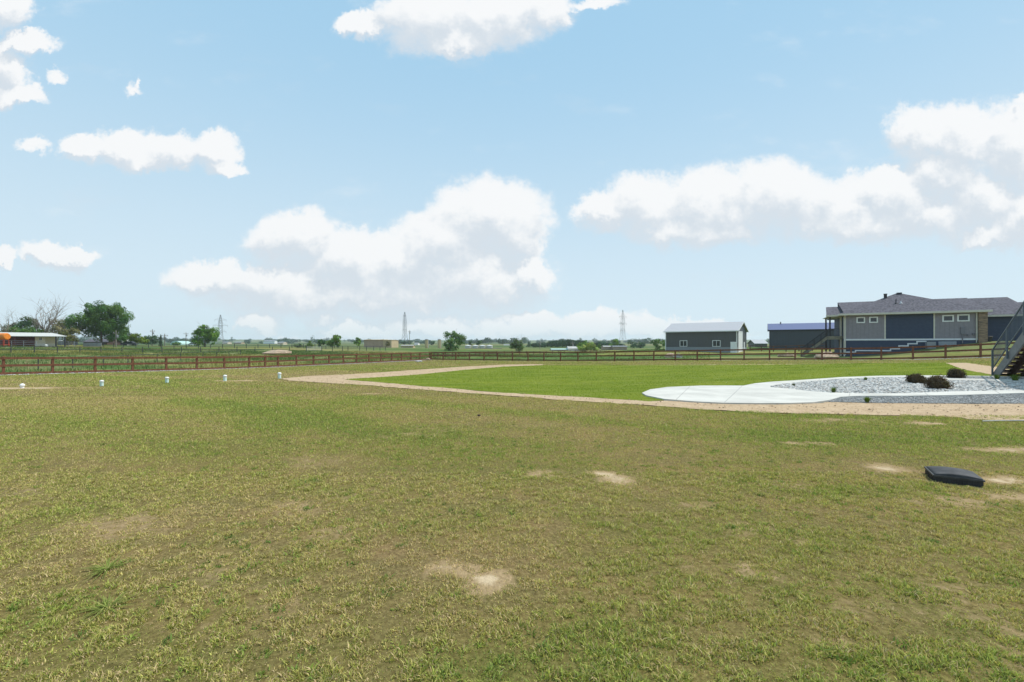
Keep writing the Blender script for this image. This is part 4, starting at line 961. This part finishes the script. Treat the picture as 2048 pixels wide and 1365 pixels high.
B().slab([(-14, -1.2, hz(671.6, 115.8)), (bx(134, 115.8), -1.2, hz(673, 115.8)), (bx(105, 122), 5, hz(666.4, 122)), (-14, 5, hz(664.3, 122))], .14).slab([(bx(134, 115.8), -1.2, hz(673, 115.8)), (bx(131, 128), 11, hz(673, 128)), (bx(105, 122), 5, hz(666.4, 122))], .14).slab([(-14, 5, hz(664.3, 122)), (bx(105, 122), 5, hz(666.4, 122)), (bx(131, 128), 11, hz(673, 128)), (-14, 11, hz(671, 128))], .14).build('roof', M['barn_roof'], barn)
for px, Y in ((130, 116.2), (112, 116.2), (29.5, 116.2)): B().box(bx(px, Y)-.11, bx(px, Y)+.11, Y-117-.11, Y-117+.11, -.4, hz(673, Y)-.05).build('post', M['dark_metal'] if px > 100 else M['maroon'], barn)
B().box(bx(91)+.03, bx(134)-.4, 10.2, 10.3, 0, 1.0).build('back_rail', M['grey_steel'], barn)
q0, q1 = np.array((fx(-25, 113.5), 113.5)), np.array((fx(70, 113.5), 113.5))
pipe_fence('pale grey rails of the pen in front of the maroon barn bays', q0, q1, [0, 3, 6, 9, 12.2], 1.45, (.55, 1.0, 1.4), .05, 'grey_steel')
q0, q1 = np.array((fx(92, 121), 121.)), np.array((fx(150, 121), 121.))
pipe_fence('grey pen rails under and beyond the barn lean-to', q0, q1, [0, 2, 4, 6, 7.6], 1.5, (.5, .9, 1.3), .05, 'grey_steel')
tz = gz(fx(4, 112), 112); tk = thing('feed_tank', 'orange round feed tank on red legs in front of the barn', 'tank', (fx(3, 112), 112, tz))
cz_ = fz(673.4, 112)-tz; MB().tube((-3, 0, cz_), (1.3, 0, cz_), .84, .84, 18).tube((1.3, 0, cz_), (1.5, 0, cz_), .84, .72, 18).build('tank_body', M['orange'], tk)
for x in (-2.4, -.2, 1.2):
    for y in (-.6, .6): MB().beam((x, y, -.2), (x, y*.8, cz_-.5), .12, .12).build('leg', M['red'], tk)
MB().box(-2.5, 1.3, -.7, .7, .35, .47).build('frame', M['red'], tk)
wz = gz(fx(93, 115.5), 115.5); label(MB(0).lathe([(.34, 0), (.36, .5), (.2, .62)], 12).build('bucket', M['white']), 'white drum at the corner of the cream barn wall', 'drum').location = (fx(93, 115.5), 115.5, wz)

def simple_house(lab, px0, px1, Y, eave, ridge, base, wall, roofm, name='farm_house', cat='house', depth=None, ang=0, axis='x', windows=(), wallbits=None):
    x0, x1 = fx(px0, Y), fx(px1, Y); L = x1-x0; zb = min(fz(base, Y), gz((x0+x1)/2, Y)); W = depth or L*.7
    h = thing(name, lab, cat, (x0, Y, zb), ang); ze, zr = fz(eave, Y)-zb, fz(ridge, Y)-zb; ov = min(.4, L*.05)
    if zr-ze < .15:
        MB().box(0, L, 0, W, -.5, ze).build('wall', M[wall], h); MB().box(-ov, L+ov, -ov, W+ov, ze+.002, zr+.1).build('roof', M[roofm], h)
    elif axis == 'x':
        MB().extr([(0, -.5), (W, -.5), (W, ze), (W/2, zr-.1), (0, ze)], 'x', 0, L).build('wall', M[wall], h)
        MB().slab([(-ov, -ov, ze), (L+ov, -ov, ze), (L+ov, W/2, zr), (-ov, W/2, zr)], .12).slab([(-ov, W/2, zr), (L+ov, W/2, zr), (L+ov, W+ov, ze), (-ov, W+ov, ze)], .12).build('roof', M[roofm], h)
    else:
        MB().extr([(0, -.5), (L, -.5), (L, ze), (L/2, zr-.1), (0, ze)], 'y', 0, W).build('wall', M[wall], h)
        MB().slab([(-ov, -ov, ze-.1), (L/2, -ov, zr), (L/2, W, zr), (-ov, W, ze-.1)], .12).slab([(L/2, -ov, zr), (L+ov, -ov, ze-.1), (L+ov, W, ze-.1), (L/2, W, zr)], .12).build('roof', M[roofm], h)
    for s, z, w, hh in windows: window(h, s*L, z, w, hh, -.002, 0, ft=.08)
    return h
simple_house('little white gabled farm house by the cottonwood tree', 235, 243, 172, 681, 676.5, 688.5, 'white', 'roof_grey', axis='y', depth=7, windows=((.5, 1.3, .7, .8),))
simple_house('low white farm house wing with pale roof right of the gable', 243.4, 252, 174, 680.5, 677, 688.5, 'white', 'roof_grey', windows=((.5, 1.2, .7, .6),))
simple_house('dark low shed in the shade under the cottonwood tree', 168, 214, 166, 684, 678, 690.5, 'dark_wood', 'shingle', name='farm_shed', cat='shed', depth=6)
simple_house('small grey shed roof seen through the barn lean-to', 116, 131, 140, 682.5, 679.5, 689, 'grey_steel', 'pale_steel', name='farm_shed', cat='shed', depth=4)
gz_ = gz(fx(351, 350), 350); gh = thing('greenhouse', 'pale green arched greenhouse left of the lone round tree', 'greenhouse', (fx(351, 350), 350, gz_)); Rg = 4.1
MB().extr([(Rg*math.cos(a), Rg*.72*math.sin(a)) for a in np.linspace(0, math.pi, 15)], 'y', 0, 12).build('cover', M['green_roof'], gh)
MB().box(-.8, .8, -.06, -.002, 0, 1.9).build('door', M['white'], gh)
def car(lab, px, Y, mt, rot=0):
    x = fx(px, Y); c = thing('parked_car', lab, 'car', (x, Y, gz(x, Y)+.02), rot)
    MB().extr([(-2.2, .35), (2.2, .35), (2.2, .8), (1.5, .95), (.8, 1.45), (-.9, 1.5), (-1.6, 1.0), (-2.2, .9)], 'y', -.85, .85).build('body', M[mt], c)
    MB().extr([(1.25, .97), (.72, 1.38), (-.82, 1.42), (-1.35, 1.02)], 'y', -.87, .87).build('side_window', M['glass'], c)
    for sx_ in (-1.35, 1.35):
        for y in (-.88, .70): MB().tube((sx_, y, .33), (sx_, y+.18, .33), .33, n=12).build('wheel', M['black_plastic'], c)
car('white car parked in the pasture left of the lone round tree', 386, 225, 'white')
car('dark blue car parked under the yellow-green farm tree', 259, 156, 'shed_blue', .3)
simple_house('tan block building with flat roof left of the second lattice tower', 728, 766, 262, 680, 679, 697, 'tan_wall', 'tan_light', name='block_building', cat='building', depth=16)
bb = simple_house('lighter tan wing on the right end of the block building', 766.4, 783, 261.5, 680.3, 679.6, 697, 'tan_light', 'tan_light', name='block_building', cat='building', depth=16)
simple_house('small tan hut with pale roof at the foot of the second lattice tower', 802, 826, 262, 691.5, 690.3, 697.5, 'tan_light', 'pale_steel', name='plant_hut', cat='hut', depth=6)
for px, lab in ((853, 'left one of two upright tan silos'), (878.5, 'right one of two upright tan silos, touching the gappy tree')):
    Y = 262; x = fx(px, Y); zb = gz(x, Y); hs = fz(680, Y)-zb; s_ = thing('silo', lab, 'silo', (x, Y, zb)); MB().lathe([(.93, -.3), (.93, hs*.55), (.99, hs*.55+.02), (.99, hs*.58), (.93, hs*.58+.02), (.93, hs)], 18).build('shell', M['tan_tank'], s_)
    MB().lathe([(1.0, hs), (1.0, hs+.15), (.25, hs+.55)], 18).build('roof_cap', M['grey_steel'], s_)
    for k in (0,): MB().box(.9, 1.15, -.3, .3, 0, hs).build('ladder', M['pale_steel'], s_)
for px, lab in ((936.5, 'first of four low pale storage tanks, nearest the leafy tree'), (951, 'second of four low pale storage tanks'), (965, 'third of four low pale storage tanks'), (979, 'last of four low pale storage tanks, farthest from the leafy tree')):
    Y = 270; x = fx(px, Y); zb = gz(x, Y); hs = fz(692, Y)-zb; s_ = thing('storage_tank', lab, 'tank', (x, Y, zb)); MB().lathe([(1.9, -.3), (1.9, hs)], 20).build('shell', M['pale_steel'], s_)
    MB().lathe([(1.95, hs+.001), (1.95, hs+.12), (.3, hs+.45)], 20).build('tank_roof', M['white'], s_)
Y = 258; x0, x1 = fx(690, Y), fx(1004, Y); pw_ = thing('perimeter_wall', 'long low brownish wall in front of the silos and storage tanks', 'wall', (x0, Y, gz((x0+x1)/2, Y)))
MB().box(0, x1-x0, 0, .25, -1.2, fz(697.3, Y)-gz((x0+x1)/2, Y)).build('wall_panel', M['tan_wall'], pw_)
MB().box(0, x1-x0, -.03, .28, fz(697.25, Y)-gz((x0+x1)/2, Y), fz(696.9, Y)-gz((x0+x1)/2, Y)).build('coping', M['pale_steel'], pw_)
simple_house('long pale green roofed far shed left of the white gable', 1104, 1137, 210, 699.4, 697.6, 701, 'pale_steel', 'green_roof', name='farm_shed', cat='shed', depth=8)
simple_house('white gabled far shed in front of the far woods', 1137.5, 1161, 208, 697.5, 693.3, 701, 'white', 'pale_steel', name='farm_shed', cat='shed', depth=8)
simple_house('left one of two flat brown-grey far sheds left of the third tower', 1208, 1225, 230, 693.6, 692, 697.5, 'tan_wall', 'pale_steel', name='farm_shed', cat='shed', depth=7)
simple_house('right one of two flat brown-grey far sheds, wider, by the third tower', 1227, 1254, 226, 693.4, 692, 697.5, 'tan_wall', 'grey_steel', name='farm_shed', cat='shed', depth=7)
for px0, px1, Y, e, rr_, wl_, lab in ((527, 549, 640, 682.8, 681.0, 'white', 'long white far barn on the horizon left of the paired far trees'), (445, 455, 520, 685.2, 683.6, 'cream', 'tiny cream far house right of the first lattice tower'), (468, 482, 560, 685.4, 683.8, 'tan_light', 'tan far house between the first tower and the white far barn'),
                                     (555, 566, 420, 685.6, 683.8, 'cream', 'small far house with grey roof below the paired far trees'), (1008, 1020, 420, 691, 689.2, 'cream', 'pale far house right of the storage tanks'), (828, 836, 420, 687.3, 686, 'white', 'tiny white far house left of the silos')):
    simple_house(lab, px0, px1, Y, e, rr_, e+4.5, wl_, 'grey_steel', name='distant_house', depth=8)

# ------------------------------------------------------------------ shrubs and plants in the gravel beds
def shrub(lab, px, py, w, h, col, seed):
    p = at(px, py); Y = p[1]; t_ = thing('shrub', lab, 'shrub', (*p, gz(*p)), 0, 'dark clipped shrubs in the gravel beds')
    H_, W = h/F*Y, w/F*Y
    link('stems', wood_mesh(H_*.85, W*.8, seed, .018, 'multi', 3, 6), M['dark_wood'], t_)
    link('crown', crown_mesh('crown', H_*1.08, W*.95, .045, col, seed, .0, 'ball', density=.8), M['leaf'], t_)
shrub('dark maroon shrub, left one in the pale gravel bed', 1833, 768, 33, 17, (.048, .038, .025), 3)
shrub('larger ragged dark shrub, nearest one in the pale gravel bed', 1877, 779, 42, 23, (.052, .040, .027), 4)
shrub('rounded dark shrub by the kerb near the stairs', 1911, 758, 31, 18, (.040, .034, .023), 5)
def tuft_mesh(n, H_, spread, w, cols, seed, droop=.6):
    r = np.random.default_rng(seed); a = r.random(n)*6.28; L = H_*r.uniform(.55, 1.1, n); le = r.uniform(.1, 1, n)*spread; b = np.c_[np.cos(a), np.sin(a)]
    base = np.c_[b*r.uniform(0, .25, (n, 1))*spread, np.zeros(n)]; side_ = np.c_[-b[:, 1], b[:, 0], np.zeros(n)]*w/2
    mid = base+np.c_[b*le[:, None]*.45, L*.7]; tip = base+np.c_[b*le[:, None]*1.05, L*(1-droop*.3*le/spread)]
    co = np.stack([base-side_, base+side_, mid+side_*.8, mid-side_*.8, tip], 1).reshape(-1, 3); k = np.arange(n)[:, None]*5
    c = np.array(cols)[r.integers(0, len(cols), n)]*r.uniform(.8, 1.2, (n, 1))
    return np_mesh('blades', co, k+np.array((3, 2, 4)), np.repeat(c, 5, 0), k+np.array((0, 1, 2, 3)))
PG = [(.12, .20, .03), (.17, .23, .05), (.09, .15, .03)]
for i, (px, py, w, h, lab) in enumerate([(1667, 788, 16, 13, 'small green grassy plant at the lower edge of the pale gravel bed'), (1731, 763, 10, 8, 'tiny green plant at the upper edge of the pale gravel bed'),
        (1734, 807, 18, 13, 'green grassy plant in the dark gravel strip near the dirt'), (1994, 761, 16, 12, 'pale green tuft at the foot of the stairs stringer'), (2030, 764, 25, 15, 'broad pale green tuft in front of the stairs'), (1587, 774, 9, 6, 'tiny grey-green sprig near the tip of the pale gravel bed')]):
    p = at(px, py); k_ = p[1]/F; o = link('plant', tuft_mesh(150, h*k_, w*k_*.55, .012, PG if i < 5 else [(.13, .17, .09)], i), M['blade']); o.location = (*p, gz(*p)+.02); label(o, lab, 'plant')
for i, (px, py, w, lab) in enumerate([(215, 1218, .20, 'sprawling yellow-green weed, nearest one at the lower left'), (215, 1140, .22, 'yellow-green weed clump behind the nearest one, lower left'), (845, 878, .16, 'pale yellow weed tuft alone in mid field')]):
    p = at(px, py); o = link('weed', tuft_mesh(75, .028 if i < 2 else .07, w, .008, [(.25, .29, .075), (.30, .30, .10), (.17, .23, .05)], 20+i, 1.5), M['blade']); o.location = (*p, gz(*p)+.01); o.rotation_euler.z = .6; label(o, lab, 'weed')

# ------------------------------------------------------------------ loose stones
def pebbles(name, lab, polys, n, smin, smax, cols, seed, lift, flat=.6, fall=None):
    r = np.random.default_rng(seed); PX = []; PY = []
    for poly in polys:
        P = np.array(poly); tot = 0
        while tot < n:
            x = r.uniform(P[:, 0].min(), min(P[:, 0].max(), 36), 6000); y = r.uniform(P[:, 1].min(), P[:, 1].max(), 6000); k = inside(x, y, P)
            if fall: k &= r.random(6000) < fall(x, y)
            PX.append(x[k]); PY.append(y[k]); tot += k.sum()
    x = np.concatenate(PX); y = np.concatenate(PY); N = len(x); s = smin+(smax-smin)*r.random(N)**2
    U = np.array([(1, 0, 0), (-1, 0, 0), (0, 1, 0), (0, -1, 0), (0, 0, 1), (0, 0, -1), (.62, .62, .45), (-.62, .62, .45), (-.62, -.62, .45), (.62, -.62, .45)], float)
    Fc = np.array([(0, 6, 9), (2, 7, 6), (1, 8, 7), (3, 9, 8), (4, 6, 7), (4, 7, 8), (4, 8, 9), (4, 9, 6), (0, 2, 6), (2, 1, 7), (1, 3, 8), (3, 0, 9), (0, 5, 2), (2, 5, 1), (1, 5, 3), (3, 5, 0)])
    a = r.random(N)*6.28; v = U[None]*(1+r.normal(0, .16, (N, len(U), 3))); v = v*np.stack([r.uniform(.8, 1.5, N), r.uniform(.7, 1.1, N), np.full(N, flat)], 1)[:, None]*s[:, None, None]
    c_, s_ = np.cos(a)[:, None], np.sin(a)[:, None]; vx = v[..., 0]*c_-v[..., 1]*s_; vy = v[..., 0]*s_+v[..., 1]*c_
    co = np.stack([vx+x[:, None], vy+y[:, None], v[..., 2]+(ground(x, y)+lift+s*flat*.35)[:, None]], -1).reshape(-1, 3)
    f = (Fc[None]+np.arange(N)[:, None, None]*len(U)).reshape(-1, 3); c = np.array(cols)[r.integers(0, len(cols), N)]*r.uniform(.8, 1.2, (N, 1))
    o = link(name, np_mesh(name, co, f, np.repeat(c, len(U), 0)), M['pebble']); label(o, lab, 'stones', kind='stuff')
m = bpy.data.materials.new('pebble'); m.use_nodes = True; t = NT(m.node_tree); v_ = t.n.new('ShaderNodeVertexColor'); v_.layer_name = 'tint'; t.l.new(v_.outputs[0], t.n['Principled BSDF'].inputs[0]); t.n['Principled BSDF'].inputs['Roughness'].default_value = .85; M['pebble'] = m
GR = [(.56, .54, .505), (.46, .445, .42), (.62, .60, .56), (.36, .35, .335), (.46, .41, .36)]
pebbles('pebbles', 'pale grey river stones filling the bed between the walks', [BED], 11000, .025, .065, GR, 1, .022)
pebbles('pebbles', 'dark grey chips in the two narrow gravel beds', [BED2, BED3], 5000, .012, .03, [(.33, .32, .305), (.24, .235, .225), (.42, .41, .395)], 2, .022)
pebbles('clods', 'small clods scattered over the bare dirt strip', [DIRT], 2600, .006, .026, [(.54, .40, .26), (.50, .37, .24), (.42, .30, .19)], 3, .03)
pebbles('pebbles', 'white stones along the foot of the left fence', [STRIPW], 2500, .03, .07, [(.55, .55, .56), (.42, .42, .43)], 4, .012)

# ------------------------------------------------------------------ grass
def blades(name, lab, x, y, h, w, col, seed, lean=.8, seg=True, cat='grass', rise=0.):
    r = np.random.default_rng(seed); n = len(x); z = ground(x, y)+rise-.004
    a = r.random(n)*6.283; b = r.random(n)*6.283; l = h*lean*r.random(n)**.7*1.2
    base = np.c_[x, y, z]; sd_ = np.c_[np.cos(a), np.sin(a), np.zeros(n)]*(w/2)[:, None]; d = np.c_[np.cos(b)*l, np.sin(b)*l, h]
    col = np.clip(col, .004, 1)
    if seg:
        mid = base+d*np.array((.38, .38, .62)); tip = base+d*np.array((1.15, 1.15, .95)); k = np.arange(n)[:, None]*5
        co = np.stack([base-sd_, base+sd_, mid+sd_*.85, mid-sd_*.85, tip], 1).reshape(-1, 3)
        me = np_mesh(name, co, k+np.array((3, 2, 4)), np.repeat(col, 5, 0), k+np.array((0, 1, 2, 3)))
    else:
        k = np.arange(n)[:, None]*3; me = np_mesh(name, np.stack([base-sd_, base+sd_, base+d], 1).reshape(-1, 3), k+np.array((0, 1, 2)), np.repeat(col, 3, 0))
    return label(link(name, me, M['blade']), lab, cat, kind='stuff')
def scatter(y0, y1, dens_, r, spread=1.17, pad=1.5):
    """points over the ground in front, thinner with distance; dens_(y) per square metre"""
    ys = np.linspace(y0, y1, 400); wgt = dens_(ys)*2*(spread*ys+pad); tot = int(np.trapezoid(wgt, ys)) if hasattr(np, 'trapezoid') else int(np.trapz(wgt, ys))
    c = np.cumsum(wgt); y = np.interp(r.random(tot), c/c[-1], ys); return (r.random(tot)*2-1)*(spread*y+pad), y
def turf_cols(x, y, r, gshift=0.):
    n = len(x); g = np.clip(green(x, y)+gshift, 0, 1); gg = np.clip(g*.8+.08+r.normal(0, .22, n), 0, 1.05); c = turf(gg)*r.uniform(.45, 1.50, (n, 1))
    dead = r.random(n) < (.34-.26*g); c[dead] = np.array((.66, .50, .29))*r.uniform(.6, 1.25, (dead.sum(), 1)); return c
EXCL = [np.array(DIRT), np.array(LAWN), np.array(WALK), np.array(BED3), np.array(BED), np.array(BED2), np.array(KERB), np.array(DIRT2)]
def open_turf(x, y):
    k = np.ones(len(x), bool); f = y > 11
    jx, jy = x+.7*(fbm(x*2.2, y*2.2, 4, 95)-.5), y+1.3*(fbm(x*2.2, y*2.2, 4, 96)-.5)
    for P in EXCL: q = np.zeros(len(x), bool); q[f] = inside(jx[f], jy[f], P); k &= ~q
    da = side(FA0, CORNER, x, y)/np.hypot(*(CORNER-FA0)); db = side(CORNER, FB1, x, y)/np.hypot(*(FB1-CORNER)); return k & (da < -.45) & (db < -.1)
r_ = np.random.default_rng(11)
for y0, y1, df, nb, seg, seed in ((1.7, 6.2, lambda y: 3400*(2.4/y)**.8, 10, True, 1), (6.2, 15.5, lambda y: 1050*(6.2/y)**1.0, 6, False, 2), (15.5, 74, lambda y: 260*(15.5/y)**2.0, 3, False, 3)):
    x, y = scatter(y0, y1, df, r_); n = len(x)
    x = np.repeat(x, nb); y = np.repeat(y, nb); tb = np.repeat(r_.random(n), nb); sc = np.maximum(1, y/5.0)
    x = x+r_.normal(0, .015, n*nb)*sc**.8; y = y+r_.normal(0, .015, n*nb)*sc**.8
    cl = sstep(fbm(x*11, y*11, 3, 97), .34, .60)*np.clip(1.3-y/14, .25, 1)+np.clip(y/14-.3, 0, .75)
    k = open_turf(x, y); bz = bare(x, y); k &= r_.random(n*nb) < .30+.75*cl; k &= r_.random(n*nb) > np.clip(bz*1.25-.12, 0, .985)
    x, y, tb, sc, bz, cl = x[k], y[k], tb[k], sc[k], bz[k], cl[k]; N = len(x); g = green(x, y)
    h = (.008+.013*tb**1.5)*(.75+.6*g)*(.55+.75*cl)*r_.uniform(.5, 1.4, N)*(1-.5*np.clip(bz, 0, 1))*(1+.05*np.minimum(y, 30)); w = r_.uniform(.0032, .0072, N)*np.maximum(1, y/4.2)**.9
    blades('mown_grass', ('dry mown grass of the foreground field', 'mown olive grass in the middle of the field', 'mown grass of the far part of the field')[seed-1], x, y, h, w, turf_cols(x, y, r_, .03+.10*(tb.mean()-.5)), seed, .95, seg)
# low broad-leaved weeds among the mown grass
x, y = scatter(1.8, 11, lambda y: 26*(2.4/y)**.5, r_); q = fbm(x*.7, y*.7, 3, 99)+.35*(green(x, y)-.5); k = open_turf(x, y) & (r_.random(len(x)) < sstep(q, .42, .68)) & (bare(x, y) < .5); x, y = x[k], y[k]; n = len(x)
s_ = r_.uniform(.5, 1.3, n); nb = 22; x = np.repeat(x, nb)+r_.normal(0, .022, n*nb)*np.repeat(s_, nb); y = np.repeat(y, nb)+r_.normal(0, .022, n*nb)*np.repeat(s_, nb); hue = np.repeat(r_.random((n, 1)), nb, 0)
c = (np.array((.150, .230, .060))*(1-hue)+np.array((.300, .370, .075))*hue)*r_.uniform(.6, 1.4, (n*nb, 1))
blades('field_weeds', 'low broad-leaved green weeds among the mown grass', x, y, r_.uniform(.008, .034, n*nb)*np.repeat(s_, nb), r_.uniform(.006, .012, n*nb), c, 9, 1.3, True, cat='weeds')
# the watered lawn
x, y = scatter(13, 56, lambda y: 230*(14/y)**1.7, r_); P = np.array(LAWN); k = inside(x, y, P); x, y = x[k], y[k]; N = len(x)
s_ = fbm((x*.8+y*.3)*.35, (y*.9-x*.3)*.9, 4, 81); q = sstep(s_, .38, .64)[:, None]
c = (np.array((.19, .26, .026))*(1-q)+np.array((.36, .385, .060))*q)*r_.uniform(.82, 1.18, (N, 1))
blades('lawn_grass', 'short bright green grass of the watered lawn', x, y, r_.uniform(.02, .04, N)*np.maximum(1, y/35), r_.uniform(.005, .008, N)*np.maximum(1, y/5), c, 4, 1.5, False, rise=.018)
# rank weeds in the pasture behind the wooden fences
yy_ = np.sqrt(r_.random(150000))*(125-30)+30; px = r_.uniform(-70, 1420, len(yy_)); x = (px-CX)/F*yy_; y = yy_
da = side(FA0, CORNER, x, y)/np.hypot(*(CORNER-FA0)); db = side(CORNER, FB1, x, y)/np.hypot(*(FB1-CORNER)); n1 = fbm(x*.05, y*.09, 4, 51); n2 = fbm(x*.35, y*.35, 3, 91)
k = ((da > .5) | (db > .6)) & (n2 > .36); k &= ~((db > .3) & (da < 1) & (r_.random(len(x)) < .55)); x, y, n1, n2, da = x[k], y[k], n1[k], n2[k], da[k]; N = len(x)
q = sstep(n1+r_.normal(0, .06, N), .50, .62)[:, None]; c = np.array((.10, .165, .050))*(1-q)+np.array((.24, .235, .075))*q; c *= r_.uniform(.6, 1.35, (N, 1)); t_ = r_.random(N) < .07; c[t_] = np.array((.33, .26, .15))*r_.uniform(.7, 1.2, (t_.sum(), 1))
tall = sstep(n2, .36, .66)*np.where(da > .5, 1, .35)*np.clip(1.25-(y-30)/110, .35, 1)
blades('pasture_weeds', 'rank green and yellow weeds in the pasture behind the wooden fences', x, y, (.10+.42*tall)*r_.uniform(.5, 1.2, N), r_.uniform(.03, .07, N)*np.maximum(1, y/55), c, 6, .55, False)

# ------------------------------------------------------------------ summer haze
hz_ = MB().box(-3400, 3400, -3400, 3400, float(HTS[:, 2].min())-6, 60); hm = bpy.data.materials.new('haze'); hm.use_nodes = True; t = NT(hm.node_tree); t.n.clear()
o_ = t.n.new('ShaderNodeOutputMaterial'); pv = t.n.new('ShaderNodeVolumePrincipled'); pv.inputs['Color'].default_value = (.86, .93, 1, 1); pv.inputs['Density'].default_value = .0002; pv.inputs['Anisotropy'].default_value = .2
t.l.new(pv.outputs[0], o_.inputs['Volume'])
label(hz_.build('haze', hm), 'thin summer haze over the whole plain', 'haze', kind='stuff')
